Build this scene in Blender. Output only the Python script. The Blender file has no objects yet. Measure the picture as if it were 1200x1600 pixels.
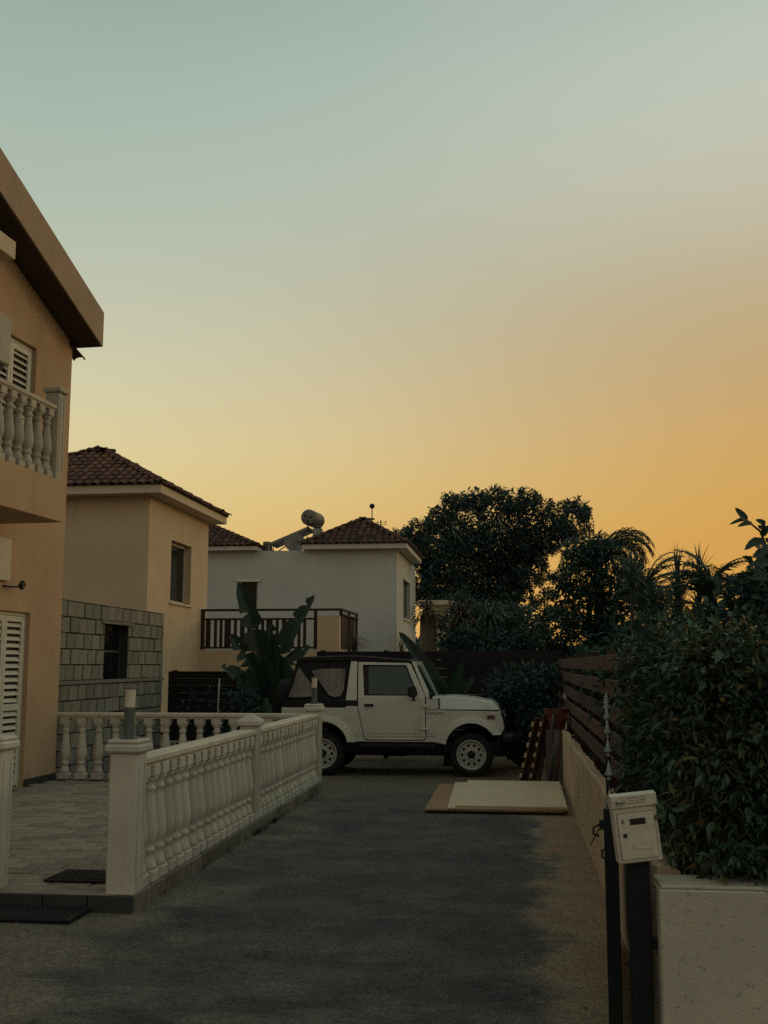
import bpy, bmesh, math, random
import numpy as np
from mathutils import Vector, Matrix, Euler
from math import radians, sin, cos, pi, sqrt, atan

random.seed(7)
rng = np.random.default_rng(7)
scene = bpy.context.scene
col = scene.collection

# ---------------------------------------------------------------- camera
EYE = 1.58
cam_data = bpy.data.cameras.new('camera')
cam_data.sensor_fit = 'VERTICAL'
cam_data.sensor_height = 24.0
cam_data.lens = 24.0 * 1700.0 / 1600.0
cam_data.clip_start = 0.05
cam_data.clip_end = 3000
cam = bpy.data.objects.new('camera', cam_data)
cam.location = (0, 0, EYE)
cam.rotation_euler = (radians(90) + atan(238 / 1700.0), 0, radians(6.8))
col.objects.link(cam)
scene.camera = cam

# ---------------------------------------------------------------- sky and sun (dusk; the sun has just gone down to the right)
def lin(r, g=None, b=None):
    if g is None: r, g, b = r
    return tuple(((c / 255) / 12.92 if c / 255 <= 0.04045 else ((c / 255 + 0.055) / 1.055) ** 2.4) for c in (r, g, b)) + (1.0,)

SUN_AZ = radians(35)          # to the right of the road direction
sun_dir = Vector((sin(SUN_AZ), cos(SUN_AZ), 0))
world = bpy.data.worlds.new('World'); scene.world = world
world.use_nodes = True
nt = world.node_tree; nt.nodes.clear()
def N(tree, t, **k):
    n = tree.nodes.new(t)
    for a, v in k.items(): setattr(n, a, v)
    return n
def wm(op, a, b=None, c=None, clamp=False):
    n = N(nt, 'ShaderNodeMath', operation=op); n.use_clamp = clamp
    for i, v in enumerate((a, b, c)):
        if v is None: continue
        if isinstance(v, (int, float)): n.inputs[i].default_value = v
        else: nt.links.new(v, n.inputs[i])
    return n.outputs[0]
tc = N(nt, 'ShaderNodeTexCoord')
nrm = N(nt, 'ShaderNodeVectorMath', operation='NORMALIZE'); nt.links.new(tc.outputs['Generated'], nrm.inputs[0])
sep = N(nt, 'ShaderNodeSeparateXYZ'); nt.links.new(nrm.outputs[0], sep.inputs[0])
elev = wm('DIVIDE', wm('ARCSINE', wm('MAXIMUM', sep.outputs[2], 0.0)), pi / 2)
hx = wm('MULTIPLY', sep.outputs[0], sun_dir.x); hy = wm('MULTIPLY', sep.outputs[1], sun_dir.y)
hl = wm('SQRT', wm('ADD', wm('ADD', wm('MULTIPLY', sep.outputs[0], sep.outputs[0]), wm('MULTIPLY', sep.outputs[1], sep.outputs[1])), 1e-6))
ang = wm('ARCCOSINE', wm('DIVIDE', wm('ADD', hx, hy), wm('ADD', hl, 1e-4)))
def ramp(stops):
    r = N(nt, 'ShaderNodeValToRGB'); r.color_ramp.interpolation = 'B_SPLINE'
    e = r.color_ramp.elements
    while len(e) < len(stops): e.new(0.5)
    for i, (d, c) in enumerate(stops):
        e[i].position = d / 90.0; e[i].color = lin(c)
    nt.links.new(elev, r.inputs[0]); return r.outputs[0]
near_sun = ramp([(0, (218, 150, 62)), (6.5, (212, 162, 82)), (9.6, (209, 165, 93)), (12.2, (205, 166, 108)), (15, (196, 166, 119)),
                 (18.3, (191, 172, 135)), (21, (192, 182, 155)), (24, (196, 192, 171)), (28, (192, 198, 183)), (32, (184, 194, 183)), (50, (160, 172, 164)), (90, (140, 150, 142))])
off_sun = ramp([(0, (226, 180, 104)), (7, (226, 196, 128)), (10, (223, 205, 150)), (12.6, (216, 204, 162)), (15.5, (205, 202, 170)),
                (19, (191, 195, 173)), (23, (177, 189, 173)), (28, (164, 183, 172)), (33, (149, 170, 160)), (50, (138, 156, 149)), (90, (140, 150, 142))])
behind = ramp([(0, (170, 150, 132)), (8, (178, 158, 138)), (16, (172, 162, 146)), (30, (156, 160, 150)), (55, (143, 153, 145)), (90, (140, 150, 142))])
def wmix(f, a, b):
    m = N(nt, 'ShaderNodeMix', data_type='RGBA'); nt.links.new(f, m.inputs[0])
    nt.links.new(a, m.inputs[6]); nt.links.new(b, m.inputs[7]); return m.outputs[2]
def mapr(v, a, b):
    m = N(nt, 'ShaderNodeMapRange', interpolation_type='SMOOTHSTEP'); nt.links.new(v, m.inputs[0])
    m.inputs[1].default_value = a; m.inputs[2].default_value = b; return m.outputs[0]
skyc = wmix(mapr(ang, radians(18), radians(60)), near_sun, off_sun)
skyc = wmix(mapr(ang, radians(62), radians(125)), skyc, behind)
sn = N(nt, 'ShaderNodeTexNoise'); sn.inputs['Scale'].default_value = 2.2; sn.inputs['Detail'].default_value = 3
nt.links.new(nrm.outputs[0], sn.inputs['Vector'])
var = N(nt, 'ShaderNodeMapRange'); nt.links.new(sn.outputs[0], var.inputs[0])
var.inputs[3].default_value = 0.955; var.inputs[4].default_value = 1.045
bg = N(nt, 'ShaderNodeBackground'); nt.links.new(skyc, bg.inputs[0]); nt.links.new(var.outputs[0], bg.inputs[1])
out = N(nt, 'ShaderNodeOutputWorld'); nt.links.new(bg.outputs[0], out.inputs[0])

sl = bpy.data.lights.new('sun', 'SUN'); sl.energy = 0.32; sl.angle = radians(14); sl.color = (1.0, 0.62, 0.32)
so = bpy.data.objects.new('sun', sl); col.objects.link(so); so.location = (20, 30, 20)
so.rotation_euler = Vector((sin(SUN_AZ + radians(12)), cos(SUN_AZ + radians(12)), math.tan(radians(9)))).to_track_quat('Z', 'Y').to_euler()

scene.view_settings.view_transform = 'Standard'
scene.view_settings.look = 'None'
scene.view_settings.exposure = 0.0
scene.view_settings.gamma = 1.0
scene.view_settings.use_curve_mapping = False
scene.render.engine = 'CYCLES'
scene.cycles.use_denoising = False      # keep the fine grain of plaster and asphalt
scene.cycles.max_bounces = 6
scene.cycles.diffuse_bounces = 3
scene.cycles.transparent_max_bounces = 8

# ---------------------------------------------------------------- materials
def material(name, c, c2=None, rough=0.8, scale=6.0, detail=6, bump=0.15, bscale=None, metallic=0.0, spec=0.3,
             island=0.0, contrast=(0.35, 0.65), coat=0.0, stains=None, bdist=0.01, stretch=None, objvar=0.0):
    m = bpy.data.materials.new(name); m.use_nodes = True
    t = m.node_tree; b = t.nodes['Principled BSDF']
    b.inputs['Roughness'].default_value = rough; b.inputs['Metallic'].default_value = metallic
    b.inputs['Specular IOR Level'].default_value = spec; b.inputs['Coat Weight'].default_value = coat
    tcn = N(t, 'ShaderNodeTexCoord'); vec = tcn.outputs['Object']
    if stretch:
        mp = N(t, 'ShaderNodeMapping'); mp.inputs['Scale'].default_value = stretch
        t.links.new(vec, mp.inputs[0]); vec = mp.outputs[0]
    c2 = c2 or tuple(v * 0.75 for v in c)
    n1 = N(t, 'ShaderNodeTexNoise'); n1.inputs['Scale'].default_value = scale; n1.inputs['Detail'].default_value = detail
    n1.inputs['Roughness'].default_value = 0.62
    t.links.new(vec, n1.inputs['Vector'])
    mr = N(t, 'ShaderNodeMapRange'); t.links.new(n1.outputs[0], mr.inputs[0])
    mr.inputs[1].default_value = contrast[0]; mr.inputs[2].default_value = contrast[1]
    mx = N(t, 'ShaderNodeMix', data_type='RGBA'); t.links.new(mr.outputs[0], mx.inputs[0])
    mx.inputs[6].default_value = (*c2, 1); mx.inputs[7].default_value = (*c, 1)
    outc = mx.outputs[2]
    if stains:
        sc2, sfac, scol = stains
        n3 = N(t, 'ShaderNodeTexNoise'); n3.inputs['Scale'].default_value = sc2; n3.inputs['Detail'].default_value = 9
        n3.inputs['Roughness'].default_value = 0.7
        if name.split('_')[0] in ('stucco', 'fascia', 'cast', 'balcony', 'car'):
            m4 = N(t, 'ShaderNodeMapping'); m4.inputs['Scale'].default_value = (1.6, 1.6, .45); t.links.new(vec, m4.inputs[0]); t.links.new(m4.outputs[0], n3.inputs['Vector'])
        else: t.links.new(vec, n3.inputs['Vector'])
        r3 = N(t, 'ShaderNodeMapRange'); t.links.new(n3.outputs[0], r3.inputs[0])
        r3.inputs[1].default_value = 0.56; r3.inputs[2].default_value = 0.72; r3.inputs[4].default_value = sfac
        m3 = N(t, 'ShaderNodeMix', data_type='RGBA'); t.links.new(r3.outputs[0], m3.inputs[0])
        t.links.new(outc, m3.inputs[6]); m3.inputs[7].default_value = (*scol, 1); outc = m3.outputs[2]
    if island or objvar:
        if island:
            src = N(t, 'ShaderNodeNewGeometry').outputs['Random Per Island']; amt = island
        else:
            src = N(t, 'ShaderNodeObjectInfo').outputs['Random']; amt = objvar
        ri = N(t, 'ShaderNodeMapRange'); t.links.new(src, ri.inputs[0])
        ri.inputs[3].default_value = 1 - amt; ri.inputs[4].default_value = 1 + amt
        hs = N(t, 'ShaderNodeHueSaturation'); t.links.new(ri.outputs[0], hs.inputs['Value']); t.links.new(outc, hs.inputs['Color'])
        outc = hs.outputs[0]
    t.links.new(outc, b.inputs['Base Color'])
    if bump:
        n2 = N(t, 'ShaderNodeTexNoise'); n2.inputs['Scale'].default_value = bscale or scale * 8; n2.inputs['Detail'].default_value = 8
        t.links.new(vec, n2.inputs['Vector'])
        bp = N(t, 'ShaderNodeBump'); bp.inputs['Strength'].default_value = bump; bp.inputs['Distance'].default_value = bdist
        t.links.new(n2.outputs[0], bp.inputs['Height']); t.links.new(bp.outputs[0], b.inputs['Normal'])
    return m

def leafmat(name, c, c2, trans=0.25, rough=0.5, island=0.35):
    m = material(name, c, c2, rough=rough, scale=1.3, detail=3, bump=0, island=island, spec=0.35)
    t = m.node_tree; b = t.nodes['Principled BSDF']; o = t.nodes['Material Output']
    tr = N(t, 'ShaderNodeBsdfTranslucent'); 
    src = b.inputs['Base Color'].links[0].from_socket
    t.links.new(src, tr.inputs[0])
    mx = N(t, 'ShaderNodeMixShader'); mx.inputs[0].default_value = trans
    t.links.new(b.outputs[0], mx.inputs[1]); t.links.new(tr.outputs[0], mx.inputs[2]); t.links.new(mx.outputs[0], o.inputs[0])
    return m

M = {}
M['stucco_h1'] = material('stucco_h1', (.48, .33, .205), (.42, .285, .175), rough=.95, scale=1.2, bump=.5, bscale=160, bdist=.006, stains=(1.1, .6, (.30, .20, .13)))
M['fascia_h1'] = material('fascia_h1', (.40, .29, .20), (.33, .24, .165), rough=.9, scale=2, bump=.3, bscale=90, stains=(2.2, .5, (.22, .15, .10)))
M['stucco_h2'] = material('stucco_h2', (.56, .44, .30), (.50, .385, .26), rough=.95, scale=.9, bump=.5, bscale=120, bdist=.008, stains=(.8, .6, (.37, .28, .19)))
M['fascia_h2'] = material('fascia_h2', (.62, .52, .38), (.52, .43, .31), rough=.85, scale=3, bump=.2)
M['stucco_h3'] = material('stucco_h3', (.50, .51, .475), (.445, .45, .42), rough=.95, scale=.7, bump=.5, bscale=90, bdist=.01, stains=(.6, .6, (.34, .33, .29)))
M['fascia_h3'] = material('fascia_h3', (.6, .57, .5), (.5, .47, .42), rough=.85, scale=3, bump=.2)
M['tile'] = material('tile', (.165, .078, .050), (.09, .046, .034), rough=.95, scale=5, bump=.35, bscale=60, objvar=.4, stains=(7, .6, (.05, .042, .032)))
M['tile_far'] = material('tile_far', (.12, .062, .045), (.065, .042, .034), rough=.88, scale=4, bump=.3, island=.45, bscale=60)
M['tile_bed'] = material('tile_bed', (.05, .032, .025), rough=.9)
M['cast'] = material('cast_stone', (.60, .56, .47), (.50, .465, .385), rough=.85, scale=3.5, bump=.35, bscale=110, bdist=.004, stains=(5, .75, (.26, .23, .17)), objvar=.12)
M['cast_rail'] = material('cast_rail', (.64, .57, .45), (.52, .46, .36), rough=.82, scale=4, bump=.35, bscale=90, bdist=.004, stains=(7, .5, (.30, .25, .18)))
M['soffit'] = material('soffit', (.085, .06, .042), (.06, .042, .03), rough=.9, scale=3, bump=.1)  # dark brown carries the shade under the eave of house 1
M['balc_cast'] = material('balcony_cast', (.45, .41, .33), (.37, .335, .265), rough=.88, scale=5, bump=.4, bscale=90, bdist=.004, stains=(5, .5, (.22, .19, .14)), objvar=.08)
M['block'] = material('concrete_block', (.235, .225, .185), (.185, .178, .145), rough=.98, scale=9, bump=.9, bscale=50, bdist=.012, objvar=.2, stains=(6, .4, (.12, .12, .1)))
M['mortar'] = material('mortar', (.045, .044, .038), (.03, .03, .026), rough=1, scale=20, bump=.6)
M['paver'] = material('paver', (.35, .29, .23), (.23, .19, .155), rough=.9, scale=7, bump=.5, bscale=60, bdist=.004, objvar=.22, stains=(3, .5, (.12, .09, .07)))
M['paver_bed'] = material('paver_bed', (.07, .056, .042), rough=1)
M['edge_stone'] = material('edge_stone', (.19, .165, .125), (.11, .095, .075), rough=.85, scale=6, bump=.4, objvar=.25)
M['dark_riser'] = material('dark_riser', (.045, .05, .048), (.03, .033, .032), rough=.6, scale=8, bump=.2, objvar=.25)
M['rubber'] = material('rubber', (.018, .019, .02), (.012, .012, .013), rough=.85, scale=20, bump=.3)
M['black_metal'] = material('black_metal', (.006, .010, .013), (.004, .007, .009), rough=.6, scale=14, bump=.12, spec=.3, stains=(18, .25, (.03, .028, .025)))
M['verdigris'] = material('weathered_spear', (.36, .42, .39), (.20, .25, .23), rough=.55, scale=30, bump=.3, metallic=.3)
M['lamp_body'] = material('lamp_body', (.10, .125, .12), (.075, .095, .09), rough=.5, spec=.5, scale=10, bump=.05)
M['lamp_diff'] = material('lamp_diffuser', (.72, .62, .50), (.60, .50, .40), rough=.35, spec=.5, scale=14, bump=.1)
M['shutter'] = material('shutter', (.60, .58, .49), (.52, .50, .42), rough=.55, scale=6, bump=.1, spec=.4)
M['wood_dark'] = material('wood_dark', (.088, .044, .032), (.045, .025, .02), rough=.8, scale=3, bump=.4, bscale=25, stretch=(1, .12, 1), objvar=.3, stains=(9, .5, (.13, .08, .06)))
M['wood_black'] = material('wood_black', (.016, .013, .014), (.010, .009, .010), rough=.85, scale=3, bump=.3, stretch=(.15, 1, 1), objvar=.4)
M['wood_balcony'] = material('wood_balcony', (.035, .02, .018), (.02, .013, .012), rough=.7, scale=6, bump=.2)
M['wall_beige'] = material('wall_beige', (.60, .45, .30), (.48, .355, .235), rough=.97, scale=2.0, bump=.9, bscale=90, bdist=.01, stains=(3, .6, (.19, .13, .085)))
M['wall_white'] = material('wall_white', (.50, .465, .375), (.43, .40, .32), rough=.95, scale=2, bump=.7, bscale=120, bdist=.006, stains=(30, .85, (.16, .15, .12)))
M['wall_cap'] = material('wall_cap', (.20, .185, .15), (.13, .12, .10), rough=.95, scale=6, bump=.6, bscale=50)
M['ply_brown'] = material('ply_brown', (.34, .19, .10), (.24, .13, .07), rough=.75, scale=4, bump=.2, stretch=(.3, 2, 1), stains=(9, .4, (.18, .10, .06)))
M['ply_pale'] = material('ply_pale', (.60, .475, .30), (.53, .42, .265), rough=.7, scale=3, bump=.12, bscale=70, stains=(4, .35, (.38, .32, .23)))
M['ply_edge'] = material('ply_edge', (.22, .17, .12), (.12, .09, .065), rough=.9, scale=3, stretch=(1, 1, 30), bump=.2)
M['terracotta'] = material('terracotta', (.15, .045, .035), (.11, .038, .03), rough=.75, scale=9, bump=.2)
M['paint_white'] = material('car_paint', (.58, .58, .50), (.53, .53, .455), rough=.34, scale=2.5, bump=.03, bscale=5, spec=.5, coat=.4, stains=(2.4, .6, (.36, .32, .24)))
M['trim_dark'] = material('car_trim', (.014, .016, .018), rough=.55, scale=10, bump=.05)
M['canvas'] = material('canvas', (.012, .013, .016), (.02, .021, .024), rough=.92, scale=7, bump=.3, bscale=40)
M['canvas_top'] = material('canvas_top', (.10, .085, .07), (.06, .052, .045), rough=.9, scale=7, bump=.3)
M['vinyl'] = material('vinyl_window', (.21, .18, .165), (.09, .08, .075), rough=.28, scale=5, detail=3, bump=.8, bscale=7, bdist=.03, spec=.6, stretch=(1, 1, .4))
M['tyre'] = material('tyre', (.014, .015, .016), (.022, .021, .02), rough=.88, scale=14, bump=.4, bscale=60)
M['rim'] = material('wheel_rim', (.45, .45, .40), (.36, .36, .32), rough=.5, scale=12, bump=.05, spec=.4, stains=(10, .4, (.25, .2, .15)))
M['lens_amber'] = material('lens_amber', (.11, .035, .015), rough=.25, scale=10, bump=0, spec=.6)
M['chrome'] = material('chrome', (.45, .45, .42), rough=.25, metallic=1, scale=10, bump=0)
M['tank'] = material('tank', (.20, .185, .16), (.13, .12, .105), rough=.55, scale=4, bump=.05, metallic=.2)
M['panel_edge'] = material('panel_edge', (.22, .20, .17), rough=.5, scale=4, bump=.05, metallic=.3)
M['plastic_white'] = material('plastic_white', (.50, .47, .38), (.43, .40, .33), rough=.5, scale=5, bump=.05)
M['ac_white'] = material('ac_white', (.32, .30, .24), (.26, .245, .2), rough=.5, scale=5, bump=.05)
M['mail_white'] = material('mailbox_paint', (.58, .54, .43), (.50, .465, .37), rough=.45, scale=12, bump=.15, bscale=60, spec=.45, stains=(38, .8, (.20, .16, .11)))
M['mail_ink'] = material('mail_ink', (.03, .028, .026), rough=.6, scale=10, bump=0)
M['bark_pale'] = material('bark_pale', (.17, .13, .09), (.08, .06, .042), rough=.95, scale=5, bump=.8, bscale=18, bdist=.03, stretch=(1, 1, .25))
M['bark'] = material('bark', (.045, .038, .030), (.022, .02, .018), rough=.95, scale=5, bump=.8, bscale=18, bdist=.03, stretch=(1, 1, .25))
M['soil'] = material('soil', (.13, .105, .075), (.06, .052, .036), rough=1, scale=1.2, bump=.8, bscale=12, bdist=.04)
M['pale_cloth'] = material('pale_canopy', (.62, .60, .52), (.5, .48, .42), rough=.8, scale=4, bump=.2)
M['steel_pole'] = material('steel_pole', (.09, .10, .095), (.08, .09, .088), rough=.5, metallic=.4, scale=10, bump=.1)
M['red_plastic'] = material('red_plastic', (.16, .022, .018), rough=.5, scale=6, bump=.05)
M['stone_grey'] = material('stone_grey', (.10, .09, .075), (.13, .125, .11), rough=.9, scale=5, bump=.7, bscale=15, bdist=.03)
M['leaf_hedge'] = leafmat('leaf_hedge', (.075, .105, .045), (.022, .062, .048), trans=.2, rough=.5, island=.7)
M['leaf_yellow'] = leafmat('leaf_yellow', (.16, .09, .035), (.13, .13, .045), trans=.3, island=.4)
M['leaf_tree'] = leafmat('leaf_tree', (.046, .082, .070), (.028, .052, .047), trans=.12, rough=.7, island=.45)
M['leaf_palm'] = leafmat('leaf_palm', (.050, .088, .060), (.026, .052, .040), trans=.15, rough=.6, island=.4)
M['leaf_dry'] = leafmat('leaf_dry', (.10, .08, .045), (.045, .037, .022), trans=.15, rough=.8, island=.4)
M['leaf_banana'] = leafmat('leaf_banana', (.016, .042, .026), (.010, .026, .018), trans=.2, rough=.42, island=.2)
M['leaf_rib'] = leafmat('leaf_rib', (.06, .085, .04), (.04, .06, .03), trans=.1, rough=.5, island=.1)
M['leaf_shrub'] = leafmat('leaf_shrub', (.036, .080, .058), (.016, .042, .035), trans=.15, rough=.6, island=.5)

def glass(name, c, rough=.04):
    m = bpy.data.materials.new(name); m.use_nodes = True
    t = m.node_tree; b = t.nodes['Principled BSDF']
    b.inputs['Base Color'].default_value = (*c, 1); b.inputs['Roughness'].default_value = rough
    b.inputs['IOR'].default_value = 1.5; b.inputs['Specular IOR Level'].default_value = .8
    n2 = N(t, 'ShaderNodeTexNoise'); n2.inputs['Scale'].default_value = 1.6
    bp = N(t, 'ShaderNodeBump'); bp.inputs['Strength'].default_value = .05; bp.inputs['Distance'].default_value = .02
    t.links.new(n2.outputs[0], bp.inputs['Height']); t.links.new(bp.outputs[0], b.inputs['Normal'])
    tr = N(t, 'ShaderNodeBsdfTransparent'); tr.inputs[0].default_value = (.30, .48, .42, 1)
    mx = N(t, 'ShaderNodeMixShader'); mx.inputs[0].default_value = .35
    t.links.new(b.outputs[0], mx.inputs[1]); t.links.new(tr.outputs[0], mx.inputs[2])
    t.links.new(mx.outputs[0], t.nodes['Material Output'].inputs[0])
    return m
M['glass_car'] = glass('glass_car', (.016, .062, .050))
M['glass_house'] = glass('glass_house', (.01, .014, .016))

# driveway: worn asphalt with drifts of sandy dust along the wall and kerb
def driveway_mat():
    m = bpy.data.materials.new('asphalt_dusty'); m.use_nodes = True
    t = m.node_tree; b = t.nodes['Principled BSDF']; b.inputs['Roughness'].default_value = .93
    b.inputs['Specular IOR Level'].default_value = .2
    g = N(t, 'ShaderNodeNewGeometry'); sp = N(t, 'ShaderNodeSeparateXYZ'); t.links.new(g.outputs['Position'], sp.inputs[0])
    def mm(op, a, b_=None):
        n = N(t, 'ShaderNodeMath', operation=op)
        for i, v in enumerate((a, b_)):
            if v is None: continue
            if isinstance(v, (int, float)): n.inputs[i].default_value = v
            else: t.links.new(v, n.inputs[i])
        return n.outputs[0]
    def noise(scale, detail=8, rough=.6, stretch=None):
        n = N(t, 'ShaderNodeTexNoise'); n.inputs['Scale'].default_value = scale
        n.inputs['Detail'].default_value = detail; n.inputs['Roughness'].default_value = rough
        if stretch:
            mp = N(t, 'ShaderNodeMapping'); mp.inputs['Scale'].default_value = stretch
            t.links.new(g.outputs['Position'], mp.inputs[0]); t.links.new(mp.outputs[0], n.inputs['Vector'])
        else: t.links.new(g.outputs['Position'], n.inputs['Vector'])
        return n.outputs[0]
    def mr(v, a, b_, lo=0., hi=1., smooth=False):
        n = N(t, 'ShaderNodeMapRange'); n.interpolation_type = 'SMOOTHSTEP' if smooth else 'LINEAR'
        t.links.new(v, n.inputs[0])
        n.inputs[1].default_value = a; n.inputs[2].default_value = b_; n.inputs[3].default_value = lo; n.inputs[4].default_value = hi
        return n.outputs[0]
    def mix(f, a, b_):
        n = N(t, 'ShaderNodeMix', data_type='RGBA'); t.links.new(f, n.inputs[0])
        for i, v in ((6, a), (7, b_)):
            if isinstance(v, tuple): n.inputs[i].default_value = (*v, 1)
            else: t.links.new(v, n.inputs[i])
        return n.outputs[2]
    asph = mix(mr(noise(2.2, 8, .65, (1, .7, 1)), .38, .62), (.050, .053, .059), (.098, .097, .095))
    asph = mix(mr(noise(140, 3), .35, .7), asph, (.10, .094, .080)) if False else asph
    spk = mr(noise(60, 6, .85), .48, .72, 0, .75)
    asph = mix(spk, asph, (.14, .138, .13))
    # streaks worn lighter across the drive
    stre = mm('MULTIPLY', mr(noise(1.4, 10, .74, (.75, 1.5, 1)), .44, .66, 0, .8, True), mr(noise(22, 8, .8), .32, .6, .35, 1))
    asph = mix(stre, asph, (.15, .14, .12))
    # dust drift along the right-hand wall
    wob = mm('MULTIPLY', mm('SUBTRACT', noise(1.3, 8, .65), .5), 1.5)
    wob2 = mm('MULTIPLY', mm('SUBTRACT', noise(6, 8, .75), .5), .55)
    edge = mm('ADD', mm('ADD', sp.outputs[0], wob), wob2)
    dust = mm('MULTIPLY', mr(edge, .04, .34, 0, .9, True), mr(noise(14, 8, .75), .30, .52, .62, 1))
    asph = mix(mm('MULTIPLY', dust, .95), asph, mix(mr(noise(3), .4, .6), (.40, .33, .225), (.30, .225, .145)))
    red = mm('MULTIPLY', mr(edge, .18, .50, 0, .9, True), mr(noise(5, 8, .7), .35, .6, .5, 1))
    asph = mix(red, asph, (.31, .19, .125))
    # dust by the left kerb and in front of the step
    e2 = mm('ADD', mm('MULTIPLY', sp.outputs[0], -1), mm('MULTIPLY', mm('SUBTRACT', noise(.8, 8, .65, (1, 1.6, 1)), .5), 3.2))
    left = mr(e2, 1.9, 2.7, 0, .6, True)
    asph = mix(mm('MULTIPLY', left, mr(noise(11, 8, .78), .30, .55, .3, 1)), asph, (.30, .255, .18))
    # strip of dust under the car line
    e3 = mm('ADD', sp.outputs[1], mm('MULTIPLY', mm('SUBTRACT', noise(1.3, 7, .6, (.6, 1, 1)), .5), 2.2))
    far = mr(e3, 12.7, 14.2, 0, .7, True)
    asph = mix(far, asph, (.17, .14, .10))
    # pale worn spots near the camera end of the drive
    e4 = mm('ADD', mm('MULTIPLY', sp.outputs[1], -1), mm('MULTIPLY', mm('SUBTRACT', noise(1.1, 8, .7, (.7, 1.4, 1)), .5), 5.0))
    near_ = mm('MULTIPLY', mr(e4, -6.4, -5.0, 0, .42, True), mr(noise(2.6, 9, .75, (.6, 1.5, 1)), .44, .62))
    asph = mix(near_, asph, (.27, .235, .175))
    vo = N(t, 'ShaderNodeTexVoronoi'); vo.inputs['Scale'].default_value = 75; t.links.new(g.outputs['Position'], vo.inputs['Vector'])
    sv = N(t, 'ShaderNodeSeparateXYZ'); t.links.new(vo.outputs['Color'], sv.inputs[0])
    hsv = N(t, 'ShaderNodeHueSaturation'); t.links.new(mr(sv.outputs[0], 0, 1, .68, 1.34), hsv.inputs['Value']); t.links.new(asph, hsv.inputs['Color']); asph = hsv.outputs[0]
    # a few pale scraped streaks
    scr = mm('MULTIPLY', mr(noise(1.7, 10, .8, (.55, 2.6, 1)), .60, .68, 0, .9), mr(noise(9, 8, .8, (.5, 2, 1)), .42, .58))
    asph = mix(scr, asph, (.34, .30, .23))
    # dark tyre scuffs and old drips
    sc = mr(noise(3.1, 10, .78, (1, .45, 1)), .57, .70, 0, .75, True)
    asph = mix(sc, asph, (.028, .027, .026))
    t.links.new(asph, b.inputs['Base Color'])
    bp = N(t, 'ShaderNodeBump'); bp.inputs['Strength'].default_value = 1.0; bp.inputs['Distance'].default_value = .012
    hsum = mm('ADD', noise(110, 5, .7), mm('MULTIPLY', noise(9, 5), 1.4))
    t.links.new(hsum, bp.inputs['Height']); t.links.new(bp.outputs[0], b.inputs['Normal'])
    return m
M['driveway'] = driveway_mat()

# ---------------------------------------------------------------- mesh helpers (all geometry is given in world coordinates)
WM = {}
def wmat(o):
    return WM.get(o.name, Matrix.Identity(4)) if o else Matrix.Identity(4)

def tag(o, label=None, cat=None, group=None, kind=None):
    if label: o['label'] = label
    if cat: o['category'] = cat
    if group: o['group'] = group
    if kind: o['kind'] = kind
    return o

def thing(name, loc, label, cat, group=None, rotz=0.0):
    o = bpy.data.objects.new(name, None); col.objects.link(o)
    o.empty_display_size = .1
    o.location = loc; o.rotation_euler = (0, 0, rotz)
    WM[o.name] = Matrix.Translation(loc) @ Matrix.Rotation(rotz, 4, 'Z')
    return tag(o, label, cat, group)

def link_mesh(name, me, parent, world_matrix):
    o = bpy.data.objects.new(name, me); col.objects.link(o)
    if parent:
        o.parent = parent
        o.matrix_local = wmat(parent).inverted() @ world_matrix
    else:
        o.matrix_local = world_matrix
    WM[o.name] = world_matrix.copy()
    return o

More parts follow.
